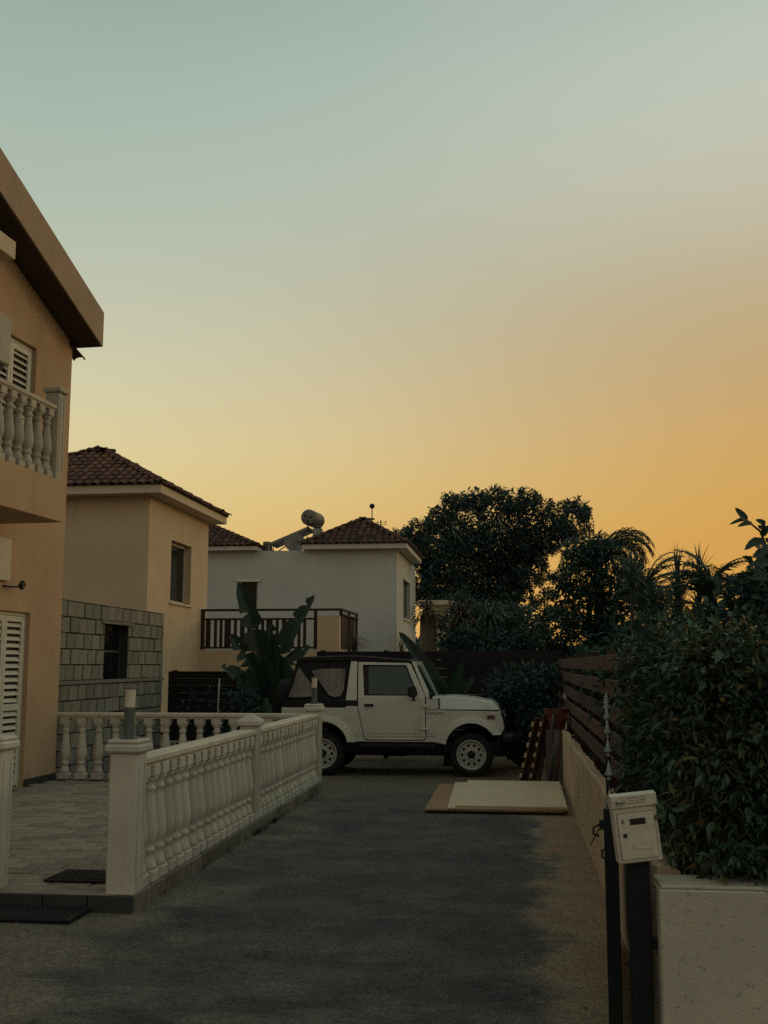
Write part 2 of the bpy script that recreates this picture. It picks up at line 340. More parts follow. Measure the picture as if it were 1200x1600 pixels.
class MB:
    def __init__(s, xf=None):
        s.v = []; s.f = []; s.xf = xf; s.smooth = []
    def add(s, vs, fs, smooth=False):
        k = len(s.v)
        for p in vs:
            p = Vector(p)
            if s.xf: p = s.xf @ p
            s.v.append(p)
        for f in fs:
            s.f.append(tuple(i + k for i in f)); s.smooth.append(smooth)
    def box(s, x0, x1, y0, y1, z0, z1, c=0.0, xf=None):
        cx, cy, cz = (x0 + x1) / 2, (y0 + y1) / 2, (z0 + z1) / 2
        hx_, hy_, hz_ = abs(x1 - x0) / 2, abs(y1 - y0) / 2, abs(z1 - z0) / 2
        T = xf or Matrix.Identity(4)
        if c <= 0:
            vs = [T @ Vector((cx + a * hx_, cy + b * hy_, cz + d * hz_)) for a in (-1, 1) for b in (-1, 1) for d in (-1, 1)]
            s.add(vs, [(0, 1, 3, 2), (4, 6, 7, 5), (0, 4, 5, 1), (2, 3, 7, 6), (0, 2, 6, 4), (1, 5, 7, 3)]); return
        c = min(c, hx_ * .9, hy_ * .9, hz_ * .9)
        vs = []; idx = {}
        h = (hx_, hy_, hz_)
        for a in (-1, 1):
            for b in (-1, 1):
                for d in (-1, 1):
                    sg = (a, b, d)
                    for ax in range(3):
                        p = [sg[i] * (h[i] if i == ax else h[i] - c) for i in range(3)]
                        idx[(a, b, d, ax)] = len(vs)
                        vs.append(T @ Vector((cx + p[0], cy + p[1], cz + p[2])))
        fs = []
        for ax in range(3):
            o1, o2 = [i for i in range(3) if i != ax]
            for sgn in (-1, 1):
                q = []
                for (u, w) in ((-1, -1), (1, -1), (1, 1), (-1, 1)):
                    k = [0, 0, 0]; k[ax] = sgn; k[o1] = u; k[o2] = w
                    q.append(idx[(*k, ax)])
                fs.append(tuple(q))
            for u in (-1, 1):
                for w in (-1, 1):
                    k0 = [0, 0, 0]; k0[o1] = u; k0[o2] = w
                    a0 = list(k0); a0[ax] = -1; a1 = list(k0); a1[ax] = 1
                    fs.append((idx[(*a0, o1)], idx[(*a1, o1)], idx[(*a1, o2)], idx[(*a0, o2)]))
        for a in (-1, 1):
            for b in (-1, 1):
                for d in (-1, 1):
                    fs.append((idx[(a, b, d, 0)], idx[(a, b, d, 1)], idx[(a, b, d, 2)]))
        s.add(vs, fs)
    def prism(s, poly, fn):
        """poly: list of 2D points; fn(p, side) -> 3D for side 0 and 1"""
        n = len(poly)
        vs = [fn(p, 0) for p in poly] + [fn(p, 1) for p in poly]
        s.add(vs, [tuple(range(n)), tuple(range(2 * n - 1, n - 1, -1))] + [(i, (i + 1) % n, n + (i + 1) % n, n + i) for i in range(n)])
    def tube(s, pts, r, seg=8, cap=True, smooth=True):
        pts = [Vector(p) for p in pts]; n = len(pts)
        rs = r if isinstance(r, (list, tuple)) else [r] * n
        vs = []; fs = []
        prev = None
        for i, p in enumerate(pts):
            d = (pts[min(i + 1, n - 1)] - pts[max(i - 1, 0)]).normalized()
            if prev is None:
                a = d.orthogonal().normalized()
            else:
                a = (prev - d * prev.dot(d)).normalized()
            prev = a; b = d.cross(a)
            for k in range(seg):
                t_ = 2 * pi * k / seg
                vs.append(p + (a * cos(t_) + b * sin(t_)) * rs[i])
        for i in range(n - 1):
            for k in range(seg):
                k2 = (k + 1) % seg
                fs.append((i * seg + k, i * seg + k2, (i + 1) * seg + k2, (i + 1) * seg + k))
        s.add(vs, fs, smooth)
        if cap:
            base = len(s.v) - n * seg
            s.f.append(tuple(base + k for k in range(seg))); s.smooth.append(False)
            s.f.append(tuple(base + (n - 1) * seg + k for k in range(seg - 1, -1, -1))); s.smooth.append(False)
    def lathe(s, prof, seg=16, origin=(0, 0, 0), axis='Z', smooth=True):
        o = Vector(origin); vs = []; fs = []; n = len(prof)
        for (r, h) in prof:
            for k in range(seg):
                t_ = 2 * pi * k / seg
                if axis == 'Z': vs.append(o + Vector((r * cos(t_), r * sin(t_), h)))
                elif axis == 'Y': vs.append(o + Vector((r * cos(t_), h, r * sin(t_))))
                else: vs.append(o + Vector((h, r * cos(t_), r * sin(t_))))
        for i in range(n - 1):
            for k in range(seg):
                k2 = (k + 1) % seg
                fs.append((i * seg + k, i * seg + k2, (i + 1) * seg + k2, (i + 1) * seg + k))
        s.add(vs, fs, smooth)
    def mesh(s, name, mat, M_inv=None, fix=True):
        me = bpy.data.meshes.new(name)
        vs = [tuple((M_inv @ p) if M_inv else p) for p in s.v]
        me.from_pydata(vs, [], s.f)
        me.polygons.foreach_set('use_smooth', s.smooth)
        if fix:
            bm = bmesh.new(); bm.from_mesh(me)
            bmesh.ops.recalc_face_normals(bm, faces=bm.faces)
            bm.to_mesh(me); bm.free()
        if mat: me.materials.append(mat)
        me.update()
        return me
    def build(s, name, mat, parent=None, pivot=None, fix=True, smooth_angle=None):
        if pivot is None and s.v:
            lo = [min(p[i] for p in s.v) for i in range(3)]; hi = [max(p[i] for p in s.v) for i in range(3)]
            pivot = ((lo[0] + hi[0]) / 2, (lo[1] + hi[1]) / 2, lo[2])
        Mw = Matrix.Translation(pivot)
        me = s.mesh(name, mat, Mw.inverted(), fix)
        if smooth_angle is not None:
            me.polygons.foreach_set('use_smooth', [True] * len(me.polygons))
            me.set_sharp_from_angle(angle=radians(smooth_angle))
        return link_mesh(name, me, parent, Mw)

def np_mesh(name, verts, faces_per, mat, smooth=False):
    """verts (n,3) ; faces_per (m,k) all with k corners"""
    me = bpy.data.meshes.new(name)
    m, k = faces_per.shape
    me.vertices.add(len(verts)); me.vertices.foreach_set('co', verts.astype(np.float32).ravel())
    me.loops.add(m * k); me.loops.foreach_set('vertex_index', faces_per.astype(np.int32).ravel())
    me.polygons.add(m); me.polygons.foreach_set('loop_start', np.arange(0, m * k, k, dtype=np.int32))
    me.polygons.foreach_set('loop_total', np.full(m, k, dtype=np.int32))
    if smooth: me.polygons.foreach_set('use_smooth', np.ones(m, dtype=bool))
    me.update(calc_edges=True); me.validate()
    me.materials.append(mat)
    return me

def norm(a): return a / np.maximum(np.linalg.norm(a, axis=-1, keepdims=True), 1e-9)

LEAF7_F = np.array([(0, 1, 6), (1, 2, 6), (2, 3, 6), (3, 4, 6), (4, 5, 6), (5, 0, 6)])
def leaf_arrays7(pos, d, up, L, W, droop=.12):
    d = norm(d); side = norm(np.cross(d, up)); u = norm(np.cross(side, d)); L = L[:, None]; W = W[:, None]
    pts = [pos]
    for (a, b, c) in ((.28, .44, .12), (.62, .42, .08), (1, 0, -1), (.62, -.42, .08), (.28, -.44, .12), (.46, 0, 0)):
        pts.append(pos + d * L * a + side * W * b + u * (W * c if c > 0 else L * c * droop - (L * droop * .35 if a == .46 else 0)))
    V = np.stack(pts, 1).reshape(-1, 3); n = len(pos)
    return V, (LEAF7_F[None] + (np.arange(n) * 7)[:, None, None]).reshape(-1, 3)
LEAF_F = np.array([(0, 1, 2), (0, 2, 3), (1, 4, 2), (3, 2, 4)])
def leaf_arrays(pos, d, up, L, W, droop=.12):
    """arrays of pointed folded leaves: 5 verts 4 tris each"""
    d = norm(d); side = norm(np.cross(d, up)); u = norm(np.cross(side, d))
    L = L[:, None]; W = W[:, None]
    v0 = pos
    v1 = pos + d * L * .42 + side * W * .5 + u * W * .16
    v2 = pos + d * L * .50 - u * L * droop * .3
    v3 = pos + d * L * .42 - side * W * .5 + u * W * .16
    v4 = pos + d * L - u * L * droop
    V = np.stack([v0, v1, v2, v3, v4], 1).reshape(-1, 3)
    n = len(pos)
    Fc = (LEAF_F[None] + (np.arange(n) * 5)[:, None, None]).reshape(-1, 3)
    return V, Fc

def blob_leaves(blobs, per_m2, L, W, shell=.35, outward=.6, droop=.12, zsq=1.0):
    """leaf positions through the outer shell of ellipsoid blobs (x,y,z,rx,ry,rz)"""
    P = []; D = []
    for (x, y, z, rx, ry, rz) in blobs:
        area = 4 * pi * ((rx * ry) ** 1.6 / 3 + (rx * rz) ** 1.6 / 3 + (ry * rz) ** 1.6 / 3) ** (1 / 1.6)
        n = max(8, int(area * per_m2))
        q = norm(rng.normal(size=(n, 3)))
        rr = 1 - shell * rng.random(n) ** 1.5 + .10 * rng.normal(size=n)
        P.append(np.array([x, y, z]) + q * rr[:, None] * np.array([rx, ry, rz]))
        D.append(q * outward + rng.normal(size=(n, 3)) * .55)
    P = np.concatenate(P); D = np.concatenate(D)
    n = len(P)
    up = norm(np.array([0, 0, 1.0]) + rng.normal(size=(n, 3)) * .5)
    Ls = L * (0.6 + .8 * rng.random(n)); Ws = W * (0.6 + .8 * rng.random(n))
    return P, D, up, Ls, Ws

def stuff_leaves(name, mat, parent, P, D, up, Ls, Ws, droop=.12, stuff=False, fine=False):
    V, Fc = (leaf_arrays7 if fine else leaf_arrays)(P, D, up, Ls, Ws, droop)
    me = np_mesh(name, V - np.array(wmat(parent).translation) if parent else V, Fc, mat)
    o = bpy.data.objects.new(name, me); col.objects.link(o)
    if parent:
        o.parent = parent
        if abs(wmat(parent).to_euler().z) > 1e-6: raise ValueError
        WM[o.name] = wmat(parent).copy()
    if stuff: o['kind'] = 'stuff'
    return o

# ================================================================ THE SETTING
# ground
g = MB()
n = 24
xs = [-600, -200, -80, -40] + [-30 + i * 3.2 for i in range(22)] + [60, 120, 300, 600]
ys = [-300, -60, -20] + [-8 + i * 3 for i in range(24)] + [90, 160, 400, 1200]
vs = []
for y in ys:
    for x in xs:
        near = (-9 < x < 3.2 and -8 < y < 22)
        vs.append((x, y, -0.012 if near else -0.02 - .05 * random.random()))
nx = len(xs)
g.add(vs, [(j * nx + i, j * nx + i + 1, (j + 1) * nx + i + 1, (j + 1) * nx + i) for j in range(len(ys) - 1) for i in range(nx - 1)])
tag(g.build('ground', M['soil']), kind='structure')
# driveway sheet (thin slab of asphalt)
d = MB()
dx = [-9 + i * .6 for i in range(17)]; dx[-1] = .6
dy = [-3 + i * .6 for i in range(35)]
vs = []
for y in dy:
    for x in dx:
        z = 0.0
        if y > 2: z += .004 * math.sin(x * 2.1 + y * .8) * math.cos(y * .55)
        vs.append((x, y, z))
nx = len(dx)
d.add(vs, [(j * nx + i, j * nx + i + 1, (j + 1) * nx + i + 1, (j + 1) * nx + i) for j in range(len(dy) - 1) for i in range(nx - 1)], True)
tag(d.build('driveway', M['driveway']), kind='structure')

# patio: raised slab, individually laid pavers, kerb stones and dark riser tiles
PX, PY0, PY1, PZ = -2.46, 7.02, 13.98, 0.10
slab = MB(); slab.box(-9.0, PX - .03, PY0 + .03, PY1, -.01, PZ - .012)
patio = slab.build('patio', M['paver_bed'])
tag(patio, kind='structure')
pm = {}
def shared_box(key, sx, sy, sz, c, mat):
    if key not in pm:
        b = MB(); b.box(-sx / 2, sx / 2, -sy / 2, sy / 2, 0, sz, c); pm[key] = b.mesh(key, mat)
    return pm[key]
pav = shared_box('paver', .288, .187, .03, .008, M['paver'])
cnt = 0
row = 0; y = PY0 + .33
while y < PY1 - .25:
    off = .15 if row % 2 else 0
    x = PX - .25 - off
    while x > -6.0:
        # keep the rows inside what an onlooker near the photograph's spot can see
        if x > -.43 * y - .8 + .02 and cnt < 300 and not (x < -5.95 - .05):
            M4 = Matrix.Translation((x, y, PZ - .02 + random.uniform(-.005, .005))) @ Euler((random.uniform(-.006, .006), random.uniform(-.006, .006), random.uniform(-.01, .01))).to_matrix().to_4x4()
            link_mesh('paver', pav, patio, M4); cnt += 1
        x -= .30
    y += .20; row += 1
edge = MB(); edge.box(-9, PX - .12, PY0 + .002, PY0 + .225, PZ - .011, PZ + .012, .006)
edge.build('step_edging', M['paver'], patio)
ks = shared_box('kerb_stone', .14, .292, .125, .01, M['edge_stone'])
y = PY0 + .18
while y < 13.9:
    link_mesh('kerb_stone', ks, patio, Matrix.Translation((PX - .055 + random.uniform(-.003, .003), y, -.012 + random.uniform(-.004, .003))) @ Matrix.Rotation(random.uniform(-.01, .01), 4, 'Z'))
    y += .30
rt = shared_box('riser_tile', .292, .02, .118, .003, M['dark_riser'])
x = PX - .15
while x > -6.2:
    link_mesh('riser_tile', rt, patio, Matrix.Translation((x, PY0 - .008, -.012)))
    x -= .30

# mats
mt = MB(); mt.box(-3.22, -2.74, 7.36, 7.74, PZ + .0135, PZ + .028, .006)
for i in range(11): mt.box(-3.19 + i * .042, -3.17 + i * .042, 7.39, 7.71, PZ + .028, PZ + .034)
tag(mt.build('doormat', M['rubber']), 'black ribbed rubber doormat lying on the patio beside the front pier', 'doormat')
mt = MB(); mt.box(-4.4, -2.73, 6.66, 6.995, .008, .035, .01)
for i in range(38): mt.box(-4.36 + i * .042, -4.34 + i * .042, 6.69, 6.97, .035, .041)
tag(mt.build('rubber_mat', M['rubber']), 'long black rubber mat on the asphalt at the foot of the patio step', 'mat')

# ================================================================ BALUSTRADES
BH = .79
prof = [(.035, .0), (.052, .0), (.052, .006)]
def bal_profile(h):
    k = h / .79
    pts = [(.056, .080), (.066, .088), (.068, .098), (.066, .110), (.056, .135), (.046, .165), (.042, .185), (.052, .196), (.058, .210), (.052, .226),
           (.042, .236), (.050, .255), (.063, .285), (.069, .325), (.067, .375), (.058, .44), (.048, .51), (.040, .575), (.036, .605),
           (.046, .614), (.050, .626), (.044, .640), (.036, .652), (.042, .672), (.058, .690), (.062, .702), (.052, .712)]
    return [(r, z * k) for r, z in pts]
def baluster_mesh(name, h, mat, seg=14, w=1.0):
    b = MB(); k = h / .79
    b.box(-.070 * w, .070 * w, -.070 * w, .070 * w, 0, .082 * k, .010)
    b.lathe([(r * w, z) for r, z in bal_profile(h)], seg)
    b.box(-.062 * w, .062 * w, -.062 * w, .062 * w, .710 * k, h, .007)
    return b.mesh(name, mat)
bal_me = baluster_mesh('baluster', BH, M['cast'])

def pier(parent, x, y, z0, z1, w, mat, name='pier', cap='flat'):
    b = MB(); h = w / 2
    b.box(x - h, x + h, y - h, y + h, z0, z1 - .085, .010)
    # raised panel frames on the faces
    for sx in (1, -1):
        b.box(x + sx * h, x + sx * (h + .007), y - h + .035, y - h + .05, z0 + .10, z1 - .15)
        b.box(x + sx * h, x + sx * (h + .007), y + h - .05, y + h - .035, z0 + .10, z1 - .15)
    for sy in (1, -1):
        b.box(x - h + .0, x + h - .0, y + sy * h, y + sy * (h + .001), z0 + .3, z0 + .3001)
    p = b.build(name, mat, parent)
    c = MB(); e = .03
    c.box(x - h - e, x + h + e, y - h - e, y + h + e, z1 - .088, z1 - .03, .014)
    if cap == 'flat':
        c.box(x - h - e + .012, x + h + e - .012, y - h - e + .012, y + h + e - .012, z1 - .032, z1, .012)
    else:
        a = h + e - .012
        c.add([(x - a, y - a, z1 - .032), (x + a, y - a, z1 - .032), (x + a, y + a, z1 - .032), (x - a, y + a, z1 - .032), (x, y, z1 + .03)],
              [(3, 2, 1, 0), (0, 1, 4), (1, 2, 4), (2, 3, 4), (3, 0, 4)])
    c.build('pier_cap', mat, p)
    return p

def rail_y(parent, x, y0, y1, z, w, mat):
    b = MB()
    b.box(x - w / 2, x + w / 2, y0, y1, z, z + .055, .012)
    b.box(x - w / 2 + .02, x + w / 2 - .02, y0, y1, z - .018, z + .001)
    b.build('rail', mat, parent)
def rail_x(parent, y, x0, x1, z, w, mat):
    b = MB()
    b.box(x0, x1, y - w / 2, y + w / 2, z, z + .055, .012)
    b.box(x0, x1, y - w / 2 + .02, y + w / 2 - .02, z - .018, z + .001)
    b.build('rail', mat, parent)

BX = -2.56
side = thing('balustrade', (BX, 10.4, .1), 'long white cast stone balustrade running along the driveway edge beside the asphalt', 'balustrade')
pier(side, BX, 7.13, PZ, 1.09, .19, M['cast'])
pier(side, BX, 10.52, PZ, 1.08, .17, M['cast'], cap='pyramid')
pier(side, BX, 13.92, PZ, 1.08, .18, M['cast'])
rail_y(side, BX, 7.225, 10.435, PZ + BH + .015, .16, M['cast_rail'])
rail_y(side, BX, 10.605, 13.83, PZ + BH + .015, .16, M['cast_rail'])
for (a, b_) in ((7.225, 10.435), (10.605, 13.83)):
    nb = 16
    for i in range(nb):
        yy = a + (b_ - a) * (i + .5) / nb
        link_mesh('baluster', bal_me, side, Matrix.Translation((BX + .01 + random.uniform(-.003, .003), yy, PZ)) @ Matrix.Rotation(random.uniform(-.03, .03), 4, 'Z'))
back = thing('balustrade', (-4.2, 13.92, .1), 'white cast stone balustrade across the back of the patio, in front of the block wall', 'balustrade')
rail_x(back, 13.92, -6.02, BX - .09, PZ + BH + .01, .15, M['cast_rail'])
nb = 15
for i in range(nb):
    xx = -5.86 + (3.16) * i / (nb - 1)
    link_mesh('baluster', bal_me, back, Matrix.Translation((xx, 13.92, PZ)) @ Matrix.Rotation(random.uniform(-.03, .03), 4, 'Z'))
gp = thing('gate_pier', (-3.49, 7.14, .1), 'white cast stone pier at the left end of the patio opening', 'pier')
pier(gp, -3.495, 7.13, PZ, 1.10, .19, M['cast'])
# its run of balusters continues to the left
rail_x(gp, 7.13, -5.4, -3.592, PZ + BH + .015, .15, M['cast_rail'])
for i in range(8):
    link_mesh('baluster', bal_me, gp, Matrix.Translation((-3.73 - i * .215, 7.13, PZ)))

# pier lamps
def pier_lamp(x, y, z, label):
    t = thing('bollard_lamp', (x, y, z), label, 'lamp', 'bollard lamps on the balustrade piers')
    b = MB(); b.box(x - .05, x + .05, y - .05, y + .05, z, z + .014, .004); b.build('base_plate', M['lamp_body'], t)
    b = MB(); b.lathe([(0.001, z + .014), (.036, z + .014), (.036, z + .205), (.001, z + .205)], 20, (x, y, 0)); b.build('lamp_body', M['lamp_body'], t, smooth_angle=40)
    b = MB(); b.lathe([(0.001, z + .206), (.034, z + .206), (.034, z + .325), (.001, z + .325)], 20, (x, y, 0)); b.build('diffuser', M['lamp_diff'], t, smooth_angle=40)
    b = MB(); b.lathe([(0.001, z + .326), (.039, z + .326), (.039, z + .338), (.001, z + .340)], 20, (x, y, 0)); b.build('lamp_cap', M['lamp_body'], t, smooth_angle=40)
pier_lamp(BX, 7.13, 1.0905, 'grey cylinder lamp with pale diffuser on the pier nearest the camera')
pier_lamp(BX, 13.92, 1.0805, 'small grey lamp with pale top on the farthest balustrade pier, in front of the jeep')

# ================================================================ HOUSE 1 (left, facade turned 3 degrees)
A1 = radians(3); C1 = Vector((-5.93, 13.8, 0))
d1 = Vector((-sin(A1), -cos(A1), 0)); n1v = Vector((cos(A1), -sin(A1), 0))
# local frame: x = s (towards the camera along the facade), y = out (towards the drive), z up
H1 = Matrix(((d1.x, n1v.x, 0, C1.x), (d1.y, n1v.y, 0, C1.y), (0, 0, 1, 0), (0, 0, 0, 1)))
house = thing('apartment_house', tuple(C1), 'tan stuccoed two storey house with balcony and sloping roof at the left edge', 'house')
def hw(): return MB(H1)
SL = .349
def soff(s): return 5.88 + SL * (s + .09)

def holed(mb, u0, u1, v0, v1, holes, fn, depth):
    """front skin split round rectangular holes (a0,a1,b0,b1) with reveals going in by depth; fn(u,v,w)->3D, w = inward"""
    us = sorted({u0, u1, *[h[0] for h in holes], *[h[1] for h in holes]})
    vs_ = sorted({v0, v1, *[h[2] for h in holes], *[h[3] for h in holes]})
    for i in range(len(us) - 1):
        for j in range(len(vs_) - 1):
            cu, cv = (us[i] + us[i + 1]) / 2, (vs_[j] + vs_[j + 1]) / 2
            if any(h[0] < cu < h[1] and h[2] < cv < h[3] for h in holes): continue
            mb.add([fn(us[i], vs_[j], 0), fn(us[i + 1], vs_[j], 0), fn(us[i + 1], vs_[j + 1], 0), fn(us[i], vs_[j + 1], 0)], [(0, 1, 2, 3)])
    for (a0, a1, b0, b1) in holes:
        c = [(a0, b0), (a1, b0), (a1, b1), (a0, b1)]
        for k in range(4):
            p, q = c[k], c[(k + 1) % 4]
            mb.add([fn(*p, 0), fn(*q, 0), fn(*q, depth), fn(*p, depth)], [(0, 1, 2, 3)])
        mb.add([fn(a0, b0, depth), fn(a1, b0, depth), fn(a1, b1, depth), fn(a0, b1, depth)], [(0, 1, 2, 3)])
    return mb
w = hw()
LS = 13.0; RS = 6.2
fn1 = lambda u, v, wd: (u, -wd, v)
holed(w, 0, LS, 0, 5.7, [(.84, 2.30, .11, 2.215), (.98, 2.5, 3.72, 5.56)], fn1, .13)
def top(s): return min(soff(s), soff(2 * RS - s)) + .1
w.add([(0, 0, 5.7), (LS, 0, 5.7), (LS, 0, top(LS)), (RS, 0, top(RS)), (0, 0, top(0))], [(0, 1, 2, 3, 4)])
w.add([(0, 0, 0), (0, -8, 0), (0, -8, top(0)), (0, 0, top(0))], [(0, 1, 2, 3)])
w.add([(LS, 0, 0), (LS, -8, 0), (LS, -8, top(LS)), (LS, 0, top(LS))], [(0, 1, 2, 3)])
w.add([(0, -8, 0), (LS, -8, 0), (LS, -8, top(LS)), (RS, -8, top(RS)), (0, -8, top(0))], [(0, 1, 2, 3, 4)])
w.build('wall', M['stucco_h1'], house, fix=False)
w = hw(); w.box(0.0, .83, 0.001, .014, .1, .19); w.box(2.31, 6.5, 0.001, .014, .1, .19)
w.build('skirting', M['dark_riser'], house)
# roof slab
w = hw()
T = .48
poly = [(-.09, soff(-.09)), (RS, soff(RS)), (2 * RS + .09, soff(-.09)), (2 * RS + .09, soff(-.09) + T), (RS, soff(RS) + T), (-.09, soff(-.09) + T)]
w.prism(poly, lambda p, sd: (p[0], .40 if sd == 0 else -8.4, p[1]))
roof = w.build('roof', M['fascia_h1'], house)
w = hw(); w.prism([(-.06, soff(-.06) - .012), (RS, soff(RS) - .012), (RS, soff(RS) - .0005), (-.06, soff(-.06) - .0005)], lambda p, sd: (p[0], .375 if sd == 0 else .004, p[1])); w.build('soffit', M['soffit'], roof)  # thin sheet added below the slab, eave shade put into its colour
tm = MB(); 
def tile_mesh(name, L, r0, r1, mat, th=.014, seg=6, base=True):
    """barrel tile: arch along +y (downhill), wide end at y=0 downhill"""
    b = MB(); vs = []
    for (yy, r) in ((0, r0), (L, r1)):
        for k in range(seg + 1):
            a = pi * k / seg
            vs.append((cos(a) * r, yy, sin(a) * r * .72))
        for k in range(seg + 1):
            a = pi * k / seg
            vs.append((cos(a) * (r - th), yy, sin(a) * (r * .72 - th)))
    S = seg + 1; fs = []
    for k in range(seg):
        fs.append((k, k + 1, 2 * S + k + 1, 2 * S + k))
        fs.append((S + k, 2 * S + S + k, 2 * S + S + k + 1, S + k + 1))
        fs.append((k, S + k, S + k + 1, k + 1))
    b.add(vs, fs, True)
    me = b.mesh(name, mat); me.set_sharp_from_angle(angle=radians(50)); return me
tile_me = tile_mesh('roof_tile', .40, .088, .072, M['tile'])
for i in range(5):
    Mx = H1 @ Matrix.Translation((-.27, -.02 - i * .2, 5.76)) @ Matrix.Rotation(-pi / 2, 4, 'Z') @ Matrix.Rotation(radians(16), 4, 'X')
    link_mesh('roof_tile', tile_me, roof, Mx)
w = hw(); w.box(2.15, 4.2, .001, .30, 6.28, 6.50, .01); w.build('beam', M['fascia_h2'], house)

# shutters: leaves hung in the openings, each with single slats
def shutter(parent, frame, s0, s1, z0, z1, out0, mid=True, label=None):
    b = MB(frame); st = .055; th = .035
    b.box(s0, s0 + st, out0, out0 + th, z0, z1, .004); b.box(s1 - st, s1, out0, out0 + th, z0, z1, .004)
    b.box(s0 + st, s1 - st, out0 + .001, out0 + th - .001, z0, z0 + .09, .003); b.box(s0 + st, s1 - st, out0 + .001, out0 + th - .001, z1 - .07, z1, .003)
    zm = z0 + (z1 - z0) * .46
    if mid: b.box(s0 + st, s1 - st, out0 + .001, out0 + th - .001, zm - .04, zm + .04, .003)
    sh = b.build('shutter', M['shutter'], parent)
    back_ = MB(frame); back_.box(s0 + st + .003, s1 - st - .003, out0 - .012, out0 - .006, z0 + .02, z1 - .02); back_.build('shutter_backing', M['trim_dark'], sh)
    panels = [(z0 + .09, zm - .04), (zm + .04, z1 - .07)] if mid else [(z0 + .09, z1 - .07)]
    key = 'slat%.3f' % (s1 - s0)
    if key not in pm:
        q = MB(); wd = s1 - s0 - 2 * st - .006
        q.box(-wd / 2, wd / 2, -.030, .030, -.004, .004, .002); pm[key] = q.mesh('slat', M['shutter'])
    for (p0, p1) in panels:
        k = max(1, int((p1 - p0) / .078)); stp = (p1 - p0) / k
        for i in range(k):
            Mx = frame @ Matrix.Translation(((s0 + s1) / 2, out0 + .012, p0 + stp * (i + .5))) @ Matrix.Rotation(radians(-52), 4, 'X')
            link_mesh('slat', pm[key], sh, Mx)
    return sh
for (a, b_, c_, e_) in ((.84, 2.30, .11, 2.215), (.98, 2.5, 3.72, 5.56)):
    for (u0, u1, w0, w1) in ((a + .002, a + .04, c_, e_ - .002), (b_ - .04, b_ - .002, c_, e_ - .002), (a + .04, b_ - .04, e_ - .045, e_ - .002)):
        fr = hw(); fr.box(u0, u1, -.125, -.06, w0, w1); fr.build('window_frame', M['shutter'], house)
shutter(house, H1, .885, 1.345, .13, 2.165, -.09)
shutter(house, H1, 1.352, 1.812, .13, 2.165, -.09)
shutter(house, H1, 1.819, 2.255, .13, 2.165, -.09)
shutter(house, H1, 1.024, 1.50, 3.76, 5.51, -.09)
shutter(house, H1, 1.507, 1.98, 3.76, 5.51, -.09)
shutter(house, H1, 1.987, 2.455, 3.76, 5.51, -.09)
# balcony
B0 = 1.69; BO = .80
w = hw(); w.box(B0, 9.5, .001, BO, 3.22, 3.705, .008)
balc = w.build('balcony', M['stucco_h1'], house)
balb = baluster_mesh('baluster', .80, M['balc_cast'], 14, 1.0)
pw = .17
def bp_(s, o):
    b = hw(); h = pw / 2
    b.box(s - h, s + h, o - h, o + h, 3.706, 4.74, .008)
    b.box(s - h - .028, s + h + .028, o - h - .028, o + h + .028, 4.74, 4.80, .012)
    b.box(s - h - .004, s - h, o - h + .04, o - h + .055, 3.8, 4.68); b.box(s - h + .035, s - h + .05, o + h, o + h + .006, 3.8, 4.68); b.box(s + h - .05, s + h - .035, o + h, o + h + .006, 3.8, 4.68)
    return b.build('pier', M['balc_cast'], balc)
bp_(B0 + .10, BO - .10); bp_(5.2, BO - .10); bp_(8.8, BO - .10)
for (a, b_) in ((B0 + .19, 5.11), (5.29, 8.71)):
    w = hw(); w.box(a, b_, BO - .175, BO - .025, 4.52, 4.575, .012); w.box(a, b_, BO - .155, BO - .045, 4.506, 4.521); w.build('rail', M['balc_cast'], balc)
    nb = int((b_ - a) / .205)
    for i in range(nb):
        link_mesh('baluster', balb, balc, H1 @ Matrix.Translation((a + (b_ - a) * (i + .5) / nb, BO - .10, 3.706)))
w = hw(); w.box(B0 + .025, B0 + .175, .0015, BO - .19, 4.52, 4.575, .012); w.build('rail', M['balc_cast'], balc)
for i in range(2):
    link_mesh('baluster', balb, balc, H1 @ Matrix.Translation((B0 + .10, .17 + i * .24, 3.706)))
# air conditioner on the upper wall
t = thing('air_conditioner', tuple(H1 @ Vector((2.6, .2, 4.95))), 'white air conditioner on the upper wall of the tan house, beside the balcony shutters', 'air conditioner')
b = hw(); b.box(2.26, 3.02, .06, .36, 4.96, 5.53, .015); b.build('casing', M['ac_white'], t)
b = hw(); b.lathe([(.001, .364), (.17, .364), (.20, .37), (.21, .364), (.21, .355)], 20, (2.78, 0, 5.25), 'Y'); b.build('fan_grille', M['trim_dark'], t)
b = hw(); b.box(2.3, 2.34, .001, .33, 4.925, 4.958); b.box(2.9, 2.94, .001, .33, 4.925, 4.958); b.build('bracket', M['ac_white'], t)
# pale board and floodlight on the lower wall
b = hw(); b.box(1.46, 2.6, .002, .05, 2.56, 3.06, .006)
tag(b.build('wall_board', M['plastic_white']), 'plain pale board fixed on the tan wall above the shuttered door', 'board')
t = thing('floodlight', tuple(H1 @ Vector((1.36, .0, 2.5))), 'small black floodlight on an arm on the tan wall above the door shutters', 'lamp')
b = hw(); b.tube([(1.55, .0, 2.50), (1.50, .09, 2.49), (1.40, .13, 2.50)], .011, 6); b.build('arm', M['trim_dark'], t)
b = hw(); b.box(-.045, .045, -.025, .025, -.05, .03, .006, xf=Matrix.Translation((1.35, .14, 2.53)) @ Matrix.Rotation(radians(40), 4, 'Y')); b.build('lamp_head', M['trim_dark'], t)

# ================================================================ BLOCK WALL
bw = thing('block_wall', (-6.05, 16, 0), 'unrendered grey concrete block wall with a dark window opening, behind the patio', 'wall')
BWX = -6.03; Y0 = 13.95; BL = .305; CH = .2165
b = MB()
